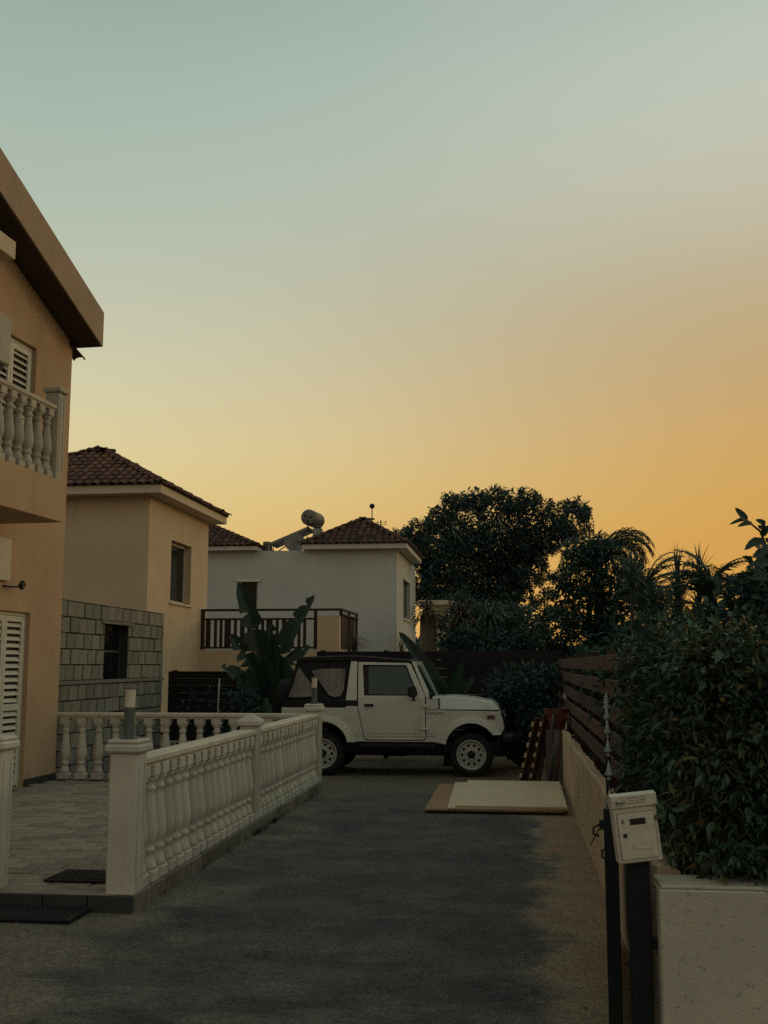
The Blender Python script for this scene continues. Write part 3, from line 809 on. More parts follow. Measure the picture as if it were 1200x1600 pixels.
# mortar core with the opening left out
oy0, oy1, oz0, oz1 = 15.60, 16.62, 1.36, 2.19
b.box(BWX - .19, BWX - .012, Y0, oy0, 0, 2.45); b.box(BWX - .19, BWX - .012, oy1, 18.35, 0, 2.45)
b.box(BWX - .189, BWX - .0125, oy0, oy1, 0, oz0); b.box(BWX - .189, BWX - .0125, oy0, oy1, oz1, 2.449)
b.build('mortar', M['mortar'], bw)
blk = MB(); blk.box(-.014, .0, 0, BL - .026, 0, CH - .018, .004); blk_me = blk.mesh('block', M['block'])
def bcut(y0, y1, z0, z1):
    q = MB(); q.box(BWX - .0125, BWX + random.uniform(0, .004), y0, y1, z0, z1, .003); q.build('block', M['block'], bw)
zc = 0; r_ = 0
while r_ < 11:
    z0 = .01 + (r_ * CH if r_ < 6 else 6 * CH + .055 + (r_ - 6) * CH)
    st = Y0 - (r_ % 2) * BL / 2 - random.uniform(0, .06); yy = st
    while yy < 18.35:
        a, e = max(yy, Y0), min(yy + BL - .026, 18.345)
        if e - a > .03:
            segs = [(a, e)]
            if z0 + CH > oz0 + .03 and z0 < oz1 - .05:
                segs = [s_ for s_ in ((a, min(e, oy0)), (max(a, oy1), e)) if s_[1] - s_[0] > .02]
            for s_ in segs:
                if abs((s_[1] - s_[0]) - (BL - .026)) < .002:
                    link_mesh('block', blk_me, bw, Matrix.Translation((BWX + random.uniform(-.002, .008), s_[0] + random.uniform(-.004, .004), z0 + random.uniform(-.004, .004))) @ Matrix.Rotation(random.uniform(-.006, .006), 4, 'X'))
                else: bcut(s_[0], s_[1], z0, z0 + CH - .013)
        yy += BL
    r_ += 1
b = MB(); b.box(BWX - .19, BWX + .02, Y0, 18.37, 6 * CH + .006, 6 * CH + .056, .006); b.build('concrete_band', M['block'], bw)
b = MB(); b.box(BWX - .15, BWX + .035, oy0 - .14, oy1 + .14, oz1 - .012, oz1 + .03, .004); b.build('lintel', M['block'], bw)
b = MB(); b.box(BWX - .15, BWX - .12, oy0 + .002, oy0 + .05, oz0 + .002, oz1 - .014); b.box(BWX - .15, BWX - .12, oy1 - .05, oy1 - .002, oz0 + .002, oz1 - .014)
b.box(BWX - .15, BWX - .12, oy0 + .05, oy1 - .05, oz0 + .40, oz0 + .43); b.build('window_frame', M['dark_riser'], bw)
b = MB(); b.box(BWX - .142, BWX - .136, oy0 + .05, oy1 - .05, oz0 + .002, oz0 + .40); b.box(BWX - .142, BWX - .136, oy0 + .05, oy1 - .05, oz0 + .43, oz1 - .014); b.build('pane', M['glass_house'], bw)
# the rest of the outbuilding's shell so the opening looks into something
b = MB(); b.box(-8.9, BWX - .20, 18.2, 18.36, 0, 2.44); b.box(-9.0, -8.8, 14.2, 18.19, 0, 2.44); b.build('shed_wall', M['block'], bw)
b = MB(); b.box(-8.79, BWX - .192, 14.0, 18.19, 2.30, 2.36); b.build('shed_roof', M['block'], bw)
b = MB(); b.box(-8.6, -6.35, 14.1, 18.1, .0, .02); b.build('shed_floor', M['mortar'], bw)

# ================================================================ HIP ROOFS
def hip(house_, x0, x1, y0, y1, zb, rx0, rx1, ry0, ry1, zr, fas, mats, tile_w=.21, expo=.33, single=True, slopes=('S', 'E', 'N', 'W'), fh=.20, stuff_rest=True, far=False):
    # eave slab (fascia + soffit)
    b = MB(); b.box(x0, x1, y0, y1, zb, zb + fh, .01); b.build('fascia', fas, house_)
    # bedding surface
    zt = zb + fh + .002; e = .05
    A = (x0 - e, y0 - e); B = (x1 + e, y0 - e); Cc = (x1 + e, y1 + e); D = (x0 - e, y1 + e)
    R = [(rx0, ry0), (rx1, ry0), (rx1, ry1), (rx0, ry1)]
    b = MB()
    vs = [(*A, zt), (*B, zt), (*Cc, zt), (*D, zt)] + [(*r, zr) for r in R]
    b.add(vs, [(0, 1, 5, 4), (1, 2, 6, 5), (2, 3, 7, 6), (3, 0, 4, 7), (4, 5, 6, 7), (3, 2, 1, 0)])
    rf = b.build('roof', M['tile_bed'], house_)
    tm_ = tile_me if not far else pm.setdefault('tile_far', tile_mesh('roof_tile', expo + .07, tile_w * .42, tile_w * .35, M['tile_far'], seg=4))
    quads = {'S': (Vector((*A, zt)), Vector((*B, zt)), Vector((*R[1], zr)), Vector((*R[0], zr))),
             'E': (Vector((*B, zt)), Vector((*Cc, zt)), Vector((*R[2], zr)), Vector((*R[1], zr))),
             'N': (Vector((*Cc, zt)), Vector((*D, zt)), Vector((*R[3], zr)), Vector((*R[2], zr))),
             'W': (Vector((*D, zt)), Vector((*A, zt)), Vector((*R[0], zr)), Vector((*R[3], zr)))}
    V = []; Fq = []; smooth = True
    tv = np.array([v.co[:] for v in tm_.vertices]); tf = [tuple(p.vertices) for p in tm_.polygons]
    for sname in slopes:
        P0, P1, P2, P3 = quads[sname]
        u = (P1 - P0).normalized(); nrm_ = u.cross(P3 - P0).normalized(); v = nrm_.cross(u).normalized()
        width = (P1 - P0).length; H_ = (P3 - P0).dot(v); l3 = (P3 - P0).dot(u); l2 = (P2 - P0).dot(u)
        nc = int(width / tile_w); tw = width / nc
        for rr in range(int(H_ / expo) + 1):
            vv = rr * expo - .04; fr_ = min(max((vv + .2) / H_, 0), 1)
            lo = l3 * fr_ - .02; hi = width + (l2 - width) * fr_ + .02
            for cc in range(nc):
                uc = (cc + .5) * tw
                if uc < lo or uc > hi: continue
                org = P0 + u * uc + v * vv + nrm_ * (.012 + random.uniform(0, .008))
                yv = (v + nrm_ * (-.045)).normalized(); zv = u.cross(yv).normalized()
                Mx = Matrix((( u.x, yv.x, zv.x, org.x), (u.y, yv.y, zv.y, org.y), (u.z, yv.z, zv.z, org.z), (0, 0, 0, 1)))
                Mx = Mx @ Matrix.Rotation(random.uniform(-.03, .03), 4, 'Z')
                if single and sname in ('S', 'E'):
                    link_mesh('roof_tile', tm_, rf, Mx)
                else:
                    Mn = np.array(Mx); k = len(V)
                    w4 = tv @ Mn[:3, :3].T + Mn[:3, 3]
                    V.extend(w4.tolist()); Fq.extend([tuple(i + k for i in f) for f in tf])
    if V:
        b = MB(); b.v = [Vector(p) for p in V]; b.f = Fq; b.smooth = [True] * len(Fq)
        o = b.build('roof_tiles', M['tile_far'], rf, fix=False); o['kind'] = 'stuff'
    # ridge and hip tiles
    lines = [(Vector((*A, zt)), Vector((*R[0], zr))), (Vector((*B, zt)), Vector((*R[1], zr))), (Vector((*Cc, zt)), Vector((*R[2], zr))), (Vector((*D, zt)), Vector((*R[3], zr)))]
    if (Vector(R[2]) - Vector(R[1])).length > .1: lines.append((Vector((*R[2], zr)), Vector((*R[1], zr))))
    if (Vector(R[1]) - Vector(R[0])).length > .1: lines.append((Vector((*R[0], zr)), Vector((*R[1], zr))))
    acc = MB()
    for (p, q) in lines:
        dv = (q - p); ln = dv.length; dv.normalize(); up_ = Vector((0, 0, 1)); sd = dv.cross(up_).normalized(); zz = sd.cross(dv)
        k = max(1, int(ln / .34))
        for i in range(k + 1):
            org = p + dv * (i * ln / (k + .5)) + zz * .045
            Mx = Matrix(((sd.x, dv.x, zz.x, org.x), (sd.y, dv.y, zz.y, org.y), (sd.z, dv.z, zz.z, org.z), (0, 0, 0, 1))) @ Matrix.Scale(1.25, 4, (1, 0, 0)) @ Matrix.Rotation(-.05, 4, 'X')
            if single: link_mesh('ridge_tile', tm_, rf, Mx)
            else:
                Mn = np.array(Mx); w4 = tv @ Mn[:3, :3].T + Mn[:3, 3]
                acc.add(w4.tolist(), tf, True)
    if acc.v: acc.build('ridge_tiles', M['tile_far'], rf, fix=False)['kind'] = 'stuff'
    return rf

# ================================================================ HOUSE 2 (beige, tiled hip roof)
h2 = thing('beige_house', (-8.3, 24, 0), 'beige rendered house with a hipped red tile roof and a wooden balcony', 'house')
b = MB()
ZT = 5.43
holed(b, 24, 28.9, 0, ZT, [(25.68, 27.35, 3.08, 4.60)], lambda u, v, wd: (-8.3 - wd, u, v), .22)
b.add([(-8.3, 24, 0), (-13.0, 24, 0), (-13.0, 24, ZT), (-8.3, 24, ZT)], [(0, 1, 2, 3)])
b.add([(-8.3, 28.9, 0), (-13.0, 28.9, 0), (-13.0, 28.9, ZT), (-8.3, 28.9, ZT)], [(0, 1, 2, 3)])
b.add([(-13, 24, 0), (-13.0, 28.9, 0), (-13.0, 28.9, ZT), (-13, 24, ZT)], [(0, 1, 2, 3)])
b.build('wall', M['stucco_h2'], h2, fix=False)
b = MB(); X = -8.3 - .215
b.box(X, X + .05, 25.685, 25.745, 3.085, 4.595); b.box(X, X + .05, 27.285, 27.345, 3.085, 4.595)
b.box(X, X + .05, 25.745, 27.285, 3.085, 3.15); b.box(X, X + .05, 25.745, 27.285, 4.53, 4.595)
wf = b.build('window', M['plastic_white'], h2)
b = MB(); b.box(X + .012, X + .024, 25.746, 27.284, 3.151, 4.529); b.build('pane', M['glass_house'], wf)
b = MB(); b.box(-8.31, -8.24, 25.6, 27.43, 3.03, 3.078, .006); b.build('window_sill', M['fascia_h2'], wf)
hip(h2, -13.4, -7.9, 23.58, 29.3, ZT + .002, -10.75, -10.25, 26.2, 26.6, 6.93, M['fascia_h2'], None)
# balcony / terrace to the right of the house
b = MB()
b.box(-8.298, -4.55, 28.3, 31.2, -.01, 1.96)
b.box(-5.14, -4.55, 28.301, 28.5, 1.961, 2.84)
tr_ = b.build('terrace', M['stucco_h2'], h2)
b = MB(); b.box(-4.70, -4.56, 31.0, 31.199, 1.961, 2.84); b.build('parapet', M['stucco_h2'], tr_)
b = MB(); b.box(-8.29, -4.48, 28.34, 28.42, 2.98, 3.04, .01); b.box(-4.56, -4.48, 28.421, 31.3, 2.98, 3.04, .01); b.build('handrail', M['wood_balcony'], tr_)
b = MB(); b.box(-8.29, -5.17, 28.345, 28.415, 2.745, 2.795); b.box(-8.29, -5.17, 28.345, 28.415, 1.99, 2.04); b.build('rail', M['wood_balcony'], tr_)
for xp in (-8.24, -5.2, -4.52):
    b = MB(); b.box(xp - .04, xp + .04, 28.34, 28.42, 1.97 if xp < -5 else 2.842, 2.978); b.build('post', M['wood_balcony'], tr_)
for yp in (29.8, 31.2):
    b = MB(); b.box(-4.55, -4.49, yp - .04, yp + .04, 1.9, 2.978); b.build('post', M['wood_balcony'], tr_)
x = -8.10; i = 0
ws = [.13, .08, .08, .17, .08, .12]
while x < -5.32:
    wd = ws[i % 6] ; key = 'slatb%d' % int(wd * 1000)
    if key not in pm:
        q = MB(); q.box(-wd / 2, wd / 2, -.015, .015, 2.04, 2.745); pm[key] = q.mesh('baluster', M['wood_balcony'])
    link_mesh('baluster', pm[key], tr_, Matrix.Translation((x, 28.38, 0)))
    x += (.20, .15, .18, .21, .19, .20)[i % 6]; i += 1
for i in range(11):
    key = 'slatside'
    if key not in pm:
        q = MB(); q.box(-.012, .012, -.09, .09, 1.97, 2.86); pm[key] = q.mesh('fence_board', M['wood_balcony'])
    link_mesh('fence_board', pm[key], tr_, Matrix.Translation((-4.54, 28.62 + i * .215, 0)))
b = MB(); b.box(-4.58, -4.46, 28.5, 31.3, 2.862, 2.90); b.build('rail', M['wood_balcony'], tr_)

# ================================================================ HOUSE 3 (white, behind)
h3 = thing('white_house', (-4.08, 38, 0), 'white rendered house with two tiled roofs and a flat roof between them', 'house')
b = MB(); Z3 = 5.60
holed(b, 38, 45.3, 0, Z3, [(40.2, 42.95, 3.28, 4.74)], lambda u, v, wd: (-4.08 - wd, u, v), .2)
holed(b, -16, -4.08, 0, Z3, [(-9.75, -9.05, 3.4, 4.5)], lambda u, v, wd: (u, 38 + wd, v), .2)
b.add([(-16, 45.3, 0), (-4.08, 45.3, 0), (-4.08, 45.3, Z3), (-16, 45.3, Z3)], [(0, 1, 2, 3)])
b.add([(-16, 38, 0), (-16, 45.3, 0), (-16, 45.3, Z3), (-16, 38, Z3)], [(0, 1, 2, 3)])
b.add([(-16, 38, Z3 - .001), (-4.08, 38, Z3 - .001), (-4.08, 45.3, Z3 - .001), (-16, 45.3, Z3 - .001)], [(0, 1, 2, 3)])
b.build('wall', M['stucco_h3'], h3, fix=False)
b = MB(); b.box(-4.27, -4.23, 40.22, 42.93, 3.30, 4.72); w3 = b.build('window', M['glass_house'], h3)
b = MB(); b.box(-4.16, -4.02, 40.12, 43.03, 3.21, 3.278); b.build('window_sill', M['fascia_h3'], w3)
b = MB(); b.box(-4.225, -4.19, 41.5, 41.58, 3.3, 4.72); b.build('window_bar', M['plastic_white'], w3)
b = MB(); b.box(-9.73, -9.07, 38.15, 38.19, 3.42, 4.48); w3 = b.build('window', M['glass_house'], h3)
b = MB(); b.box(-9.86, -8.94, 37.94, 38.0, 4.502, 4.58); b.box(-9.73, -9.07, 38.10, 38.145, 3.42, 3.47); b.box(-9.73, -9.68, 38.10, 38.145, 3.471, 4.48); b.box(-9.12, -9.07, 38.10, 38.145, 3.471, 4.48); b.build('window_frame', M['shutter'], w3)
hip(h3, -7.42, -3.68, 37.62, 43.6, Z3 + .003, -5.62, -5.46, 39.6, 41.6, 6.86, M['fascia_h3'], None, tile_w=.23, expo=.36, single=False, far=True, fh=.18)
hip(h3, -16.4, -9.05, 37.62, 43.6, Z3 + .003, -13.4, -12.2, 40.5, 40.8, 7.15, M['fascia_h3'], None, tile_w=.23, expo=.36, single=False, far=True, fh=.15)
# flat-roof equipment
RZ = Z3
t = thing('solar_water_heater', (-7.9, 40, RZ), 'solar water heater with a round tank above a tilted collector, on the white house roof', 'water heater')
ax = Vector((.12, .99, 0)).normalized(); ctr = Vector((-7.50, 40.2, 7.02))
Mt = Matrix.Translation(ctr) @ ax.to_track_quat('Z', 'Y').to_matrix().to_4x4()
b = MB(Mt); b.lathe([(.001, -.62), (.22, -.61), (.285, -.58), (.30, -.54), (.30, .54), (.285, .58), (.22, .61), (.001, .62)], 24); b.build('tank', M['tank'], t, smooth_angle=50)
b = MB(Mt); b.lathe([(.001, -.65), (.04, -.65), (.04, -.60)], 8, (.1, .05, 0)); b.lathe([(.001, -.65), (.04, -.65), (.04, -.60)], 8, (-.12, .0, 0)); b.tube([(0, -.1, -.62), (0, -.3, -.66), (0, -.5, -.62)], .02, 6); b.build('pipe', M['trim_dark'], t)
P0 = Vector((-9.0, 39.6, 6.02)); P1 = Vector((-7.55, 39.6, 6.62)); dv = (P1 - P0).normalized(); nn = Vector((0, -1, 0)).cross(dv).normalized()
b = MB(); L_ = (P1 - P0).length
Mc = Matrix(((dv.x, 0, -dv.z, P0.x), (0, 1, 0, P0.y), (dv.z, 0, dv.x, P0.z), (0, 0, 0, 1)))
b.box(0, L_, 0, 1.1, -.05, .06, .008, xf=Mc); b.build('collector', M['panel_edge'], t)
b = MB(); b.box(.05, L_ - .05, .05, 1.05, .061, .068, xf=Mc); b.build('collector_glass', M['glass_house'], t)
b = MB()
for (p, q) in (((-7.62, 39.7, 6.56), (-7.62, 39.7, RZ)), ((-7.2, 40.2, 6.74), (-7.2, 40.2, RZ)), ((-7.62, 39.7, 6.72), (-7.15, 40.2, 6.72)), ((-8.9, 39.7, 6.02), (-8.9, 39.7, RZ)), ((-8.9, 39.7, RZ + .03), (-7.62, 39.7, 6.5)), ((-7.62, 39.7, RZ + .1), (-7.2, 40.2, 6.7))):
    b.tube([p, q], .022, 6)
b.build('stand', M['panel_edge'], t)
t = thing('satellite_dish', (-7.75, 40.5, RZ), 'pale round satellite dish leaning below the water tank on the white house roof', 'satellite dish')
b = MB(Matrix.Translation((-8.0, 39.3, 6.02)) @ Matrix.Rotation(radians(18), 4, 'Z') @ Matrix.Rotation(radians(68), 4, 'X')); b.lathe([(.001, -.10), (.2, -.075), (.34, -.03), (.40, .02), (.385, .025), (.2, -.06), (.001, -.085)], 22); b.build('dish', M['tank'], t)
b = MB(); b.tube([(-8.0, 39.4, RZ), (-8.0, 39.36, 6.1)], .03, 6); b.tube([(-8.0, 39.3, 5.8), (-7.95, 38.9, 6.05)], .012, 5); b.build('mount', M['panel_edge'], t)
b = MB(); b.box(-7.70, -7.34, 41.2, 41.5, RZ, 6.80, .02)
tag(b.build('chimney', M['stucco_h3']), 'small pale masonry stack beside the water heater on the white house roof', 'chimney')
t = thing('air_conditioner', (-8.85, 38.7, RZ), 'small louvred air conditioner unit on the flat roof of the white house', 'air conditioner')
b = MB(); b.box(-9.02, -8.78, 38.5, 38.95, RZ + .03, RZ + .40, .01); b.box(-9.02, -8.78, 38.52, 38.6, RZ, RZ + .03); b.box(-9.02, -8.78, 38.85, 38.93, RZ, RZ + .03); b.build('casing', M['ac_white'], t)
for i in range(6):
    b = MB(); b.box(-8.99, -8.81, 38.488, 38.499, RZ + .07 + i * .052, RZ + .10 + i * .052); b.build('louvre', M['trim_dark'], t)
b = MB(); b.lathe([(.001, 0), (.17, 0), (.18, .02), (.001, .021)], 18, (-8.779, 38.72, RZ + .22), 'X'); b.build('fan_grille', M['trim_dark'], t)
t = thing('tv_antenna', (-5.2, 40.2, 6.6), 'thin ball topped mast with a small forked antenna on the white house roof', 'antenna')
b = MB(); b.tube([(-5.22, 40.0, 6.55), (-5.22, 40.0, 7.38)], .02, 6); b.build('mast', M['trim_dark'], t)
b = MB(); b.lathe([(.001, -.10), (.06, -.085), (.1, -.02), (.1, .03), (.06, .085), (.001, .10)], 14, (-5.22, 40.0, 7.45)); b.build('ball', M['trim_dark'], t)
b = MB(); b.tube([(-5.22, 40, 6.80), (-4.66, 40, 6.86)], .010, 5); b.tube([(-5.1, 40, 6.74), (-4.66, 40, 6.74)], .010, 5); b.tube([(-5.22, 40, 6.78), (-5.1, 40, 6.74)], .01, 5)
for i, (xx, hh) in enumerate(((-5.0, .09), (-4.9, .12), (-4.88, .12), (-4.72, .05))):
    b.tube([(xx, 40, 6.80 - hh), (xx, 40, 6.80 + hh)], .012, 5)
b.build('antenna_rods', M['trim_dark'], t)

# pale wall of another house seen beyond the palms
h4 = thing('distant_house', (-1.9, 31, 0), 'sliver of a beige house wall seen through the palms beyond the jeep', 'house')
b = MB(); holed(b, -2.75, -1.93, 0, 3.35, [(-2.22, -2.02, 2.55, 2.95)], lambda u, v, wd: (u, 33 + wd, v), .15)
b.add([(-1.93, 33, 0), (-1.93, 37, 0), (-1.93, 37, 3.35), (-1.93, 33, 3.35)], [(0, 1, 2, 3)]); b.add([(-2.75, 33, 0), (-2.75, 37, 0), (-2.75, 37, 3.35), (-2.75, 33, 3.35)], [(0, 1, 2, 3)])
b.build('wall', M['stucco_h2'], h4, fix=False)
b = MB(); b.box(-2.9, -1.8, 32.9, 37.1, 3.351, 3.5, .01); b.build('roof', M['fascia_h2'], h4)
b = MB(); b.box(-2.215, -2.025, 33.1, 33.12, 2.555, 2.945); b.build('window', M['glass_house'], h4)

# ================================================================ FENCES AND WALLS
def slat_fence(name, label, x0, x1, y, z1, bh, gap, mat, zmin=.02, posts=()):
    t = thing(name, ((x0 + x1) / 2, y, 0), label, 'fence')
    z = z1 - bh
    while z > zmin:
        b = MB(); b.box(x0, x1, y - .014, y + .014, z, z + bh, .003); b.build('slat', mat, t); z -= bh + gap
    for px in posts:
        b = MB(); b.box(px - .04, px + .04, y + .0145, y + .09, 0, z1 + .02); b.build('post', mat, t)
    return t
slat_fence('slat_fence', 'black slatted timber fence below the beige house, left of the banana plant', -6.0, -3.6, 18.6, 1.46, .12, .002, M['wood_black'], posts=(-5.9, -4.8, -3.7))
slat_fence('slat_fence', 'dark slatted timber fence behind the bonnet of the jeep', -3.4, .72, 18.7, 1.80, .14, .006, M['wood_black'], posts=(-3.3, -2.2, -1.1, 0.0))
# right-hand wall with board fence above
rw = MB()
ys_ = [5.02 + i * .07 for i in range(139)]; 
top_pts = []
for i, yy in enumerate(ys_):
    top_pts.append((yy, .715 + .012 * math.sin(yy * 3.1) + random.uniform(-.014, .008)))
vs = []; nn_ = len(ys_)
for (yy, zz) in top_pts:
    jit = random.uniform(-.006, .006)
    vs += [(.60, yy, -.02), (.60, yy, zz - .014 + jit), (.615 + jit * 2, yy, zz), (.69 + jit * 2, yy, zz - .03 + jit), (.70, yy, -.02)]
fs = []
for i in range(nn_ - 1):
    for k in range(4): fs.append((i * 5 + k, i * 5 + k + 1, (i + 1) * 5 + k + 1, (i + 1) * 5 + k))
fs += [(0, 1, 2, 3, 4), tuple((nn_ - 1) * 5 + k for k in (4, 3, 2, 1, 0))]
rw.add(vs, fs)
rwall = thing('garden_wall', (.65, 9.6, 0), 'low beige rendered wall with a broken top edge along the right of the driveway', 'wall')
rw.build('render_coat', M['wall_beige'], rwall)
bf = thing('board_fence', (.75, 13, 0), 'brown horizontal board fence standing behind the low wall on the right', 'fence')
ztops = [1.655, 1.465, 1.262, 1.072, .878]
for k, zt_ in enumerate(ztops):
    for (ya, yb) in ((6.1, 9.08), (9.10, 14.36), (14.38, 19.4)):
        j = random.uniform(-.006, .006)
        b = MB(); b.box(.722 + j * .3, .746 + j * .3, ya, yb, zt_ - .125 + j, zt_ + j, .004); b.build('board', M['wood_dark'], bf)
for yp in (7.2, 9.1, 11.0, 12.9, 14.4, 16.5, 19.3):
    b = MB(); b.box(.7475, .815, yp - .035, yp + .035, -.01, 1.70); b.build('post', M['wood_dark'], bf)
# white front wall
fw = thing('front_wall', (1.8, 4.8, 0), 'pale rendered front wall under the overhanging hedge at the lower right', 'wall')
b = MB(); b.box(.566, 5.0, 4.70, 4.87, -.02, .672, .006); b.build('render_coat', M['wall_white'], fw)
b = MB(); b.box(.575, 5.0, 4.71, 4.95, .673, .688, .004); b.build('coping', M['wall_white'], fw)

# ---- gate, post and mailbox
gate = thing('iron_gate', (.44, 5.02, 0), 'black iron gate leaf with spear tips standing open along the wall on the right', 'gate')
gd = Vector((.125, 1.6, 0)).normalized(); gn = Vector((gd.y, -gd.x, 0)); g0 = Vector((.405, 5.0, 0))
G = Matrix(((gd.x, gn.x, 0, g0.x), (gd.y, gn.y, 0, g0.y), (0, 0, 1, 0), (0, 0, 0, 1)))
def gtop(s): return .93 + .44 * (1 - (1 - min(s / 1.55, 1)) ** 1.7)
b = MB(G); b.box(0, .045, -.030, .030, .05, .95, .003); b.build('stile', M['black_metal'], gate)
b = MB(G); b.box(1.56, 1.605, -.016, .016, .05, 1.36, .003); b.build('stile', M['black_metal'], gate)
b = MB(G)
pts = [(.045 + i * .101, 0, gtop(.045 + i * .101) - .12) for i in range(16)]
b.tube(pts, .006, 6); b.box(.045, 1.56, -.012, .012, .06, .10); b.build('rail', M['black_metal'], gate)
b = MB(G); b.box(.046, 1.558, -.004, .004, .101, .84); b.build('sheet_panel', M['black_metal'], gate)
barm = {}
sp_me = MB(); sp_me.lathe([(.001, 0), (.010, 0), (.0105, .012), (.006, .016), (.006, .018), (.020, .022), (.022, .028), (.011, .052), (.005, .078), (.001, .092)], 8); sp_me = sp_me.mesh('spear_tip', M['verdigris'])
for i in range(7):
    s_ = .09 + i * .235
    b = MB(G); b.tube([(s_, 0, .84), (s_, 0, gtop(s_) - .03)], .007, 6)
    bar = b.build('bar', M['black_metal'], gate)
    link_mesh('spear_tip', sp_me, bar, G @ Matrix.Translation((s_, 0, gtop(s_) - .035)))
b = MB(G); b.box(.0, .05, -.05, -.022, .86, .90, .004); b.tube([(.02, -.05, .88), (.02, -.075, .865), (.02, -.075, .84), (.02, -.05, .83)], .005, 6); b.build('latch', M['black_metal'], gate)
b = MB(G); b.tube([(.02, -.022, .775), (.02, -.04, .77), (.02, -.04, .74), (.02, -.022, .735)], .005, 6); b.tube([(.02, -.05, .86), (-.04, -.09, .80)], .0025, 5); b.build('ring', M['black_metal'], gate)
gpost = thing('gate_post', (.56, 4.87, 0), 'black square steel gate post bolted beside the pale front wall', 'post')
b = MB(); b.box(.455, .542, 4.78, 4.85, -.02, .95, .004); b.build('post', M['black_metal'], gpost)
for hz in (.415, .02):
    b = MB(); b.box(.5425, .5655, 4.79, 4.83, hz, hz + .045); b.build('hinge_plate', M['black_metal'], gpost)

mb_ = thing('mailbox', (.49, 4.74, .78), 'tilted white metal mailbox with rust spots on the black gate post', 'mailbox')
MT = Matrix.Translation((.496, 4.73, .778)) @ Matrix.Scale(.95, 4) @ Matrix.Rotation(radians(7), 4, 'Z') @ Matrix.Rotation(radians(-6), 4, 'Y')
W2 = .0955; HM = .29
b = MB(MT); b.box(-W2, W2, -.035, .035, 0, .235, .006); b.build('body', M['mail_white'], mb_)
b = MB(MT)
b.prism([(-.045, .236), (-.048, .285), (.0, .292), (.037, .285), (.037, .236)], lambda p, sd: ((W2 + .003) * (-1 if sd == 0 else 1), p[0], p[1]))
lid = b.build('lid', M['mail_white'], mb_)
b = MB(MT); b.box(-W2 + .014, W2 - .014, -.0385, -.0352, .016, .212, .001); b.build('door_gap', M['mail_ink'], mb_)
b = MB(MT); b.box(-W2 + .0155, W2 - .0155, -.0405, -.0386, .0175, .2105, .0008); door = b.build('door', M['mail_white'], mb_)
b = MB(MT); b.box(-.028, .040, -.0425, -.0406, .160, .186); b.build('name_slot', M['trim_dark'], door)
b = MB(MT); b.lathe([(.001, -.045), (.008, -.045), (.0095, -.0407)], 12, (-.055, 0, .118), 'Y'); b.build('lock', M['rubber'], door)
b = MB(MT); b.box(-.022, .052, -.043, -.0406, .058, .062, .0005, xf=Matrix.Rotation(radians(5), 4, 'Y')); b.box(-.026, -.0215, -.043, -.0406, .060, .088, .0005); b.box(.046, .050, -.043, -.0406, .050, .06); b.build('relief', M['mail_white'], door)
def text(name, body, size, world_m, mat, parent, ext=.0006):
    cu = bpy.data.curves.new(name, 'FONT'); cu.body = body; cu.size = size; cu.extrude = ext; cu.align_x = 'CENTER'
    tmp = bpy.data.objects.new(name, cu); col.objects.link(tmp)
    dg = bpy.context.evaluated_depsgraph_get(); me = bpy.data.meshes.new_from_object(tmp.evaluated_get(dg))
    bpy.data.objects.remove(tmp); bpy.data.curves.remove(cu)
    me.materials.clear(); me.materials.append(mat)
    return link_mesh(name, me, parent, world_m)
RX = Matrix.Rotation(radians(90), 4, 'X')
text('number', '6', .030, MT @ Matrix.Translation((-.058, -.0412, .168)) @ RX, M['mail_ink'], door)
b = MB(MT)
yq = -.0478
def stroke(pts, r=.0013): b.tube([(x_, yq, z_) for x_, z_ in pts], r, 5)
stroke([(-.082, .264), (-.075, .257), (-.080, .250)]); stroke([(-.076, .266), (-.070, .250)]); stroke([(-.070, .250), (-.066, .262), (-.062, .250), (-.058, .262), (-.055, .250), (-.051, .262), (-.049, .251)]); stroke([(-.043, .262), (-.043, .253)])
b.build('handwriting', M['mail_ink'], lid)
b = MB(MT)
for (x0_, x1_, z_) in ((-.03, .052, .275), (-.02, .0, .263), (.01, .05, .263), (-.03, .045, .253), (-.082, -.05, .2445)):
    b.box(x0_, x1_, -.0484, -.0472, z_ - .0009, z_ + .0009)
b.build('faded_print', M['steel_pole'], lid)

# ---- things on the drive: plywood sheets
def sheet(name, label, cx, cy, w_, l_, z, th, rot, mat, cat='board'):
    Mx = Matrix.Translation((cx, cy, z)) @ Matrix.Rotation(rot, 4, 'Z')
    b = MB(Mx); b.box(-w_ / 2, w_ / 2, -l_ / 2, l_ / 2, 0, th, .002)
    o = b.build(name, mat); tag(o, label, cat, 'boards stacked flat on the driveway'); return o
sheet('wood_batten', 'thin dark batten under the near edge of the plywood stack', -.22, 12.05, 1.50, .05, .006, .022, .0, M['ply_edge'])
sheet('wood_batten', 'thin dark batten under the far edge of the plywood stack', -.22, 14.35, 1.40, .05, .006, .022, .0, M['ply_edge'])
sheet('plywood_sheet', 'reddish brown plywood sheet at the bottom of the stack, sticking out to the left', -.26, 13.2, 1.47, 2.50, .0285, .018, .006, M['ply_brown'])
sheet('plywood_sheet', 'pale board in the middle of the stack, its left edge showing', -.13, 13.22, 1.28, 2.54, .047, .02, .02, M['ply_pale'])
sheet('plywood_sheet', 'large pale cream board lying on top of the stack', -.055, 13.24, 1.18, 2.58, .0675, .02, -.008, M['ply_pale'])

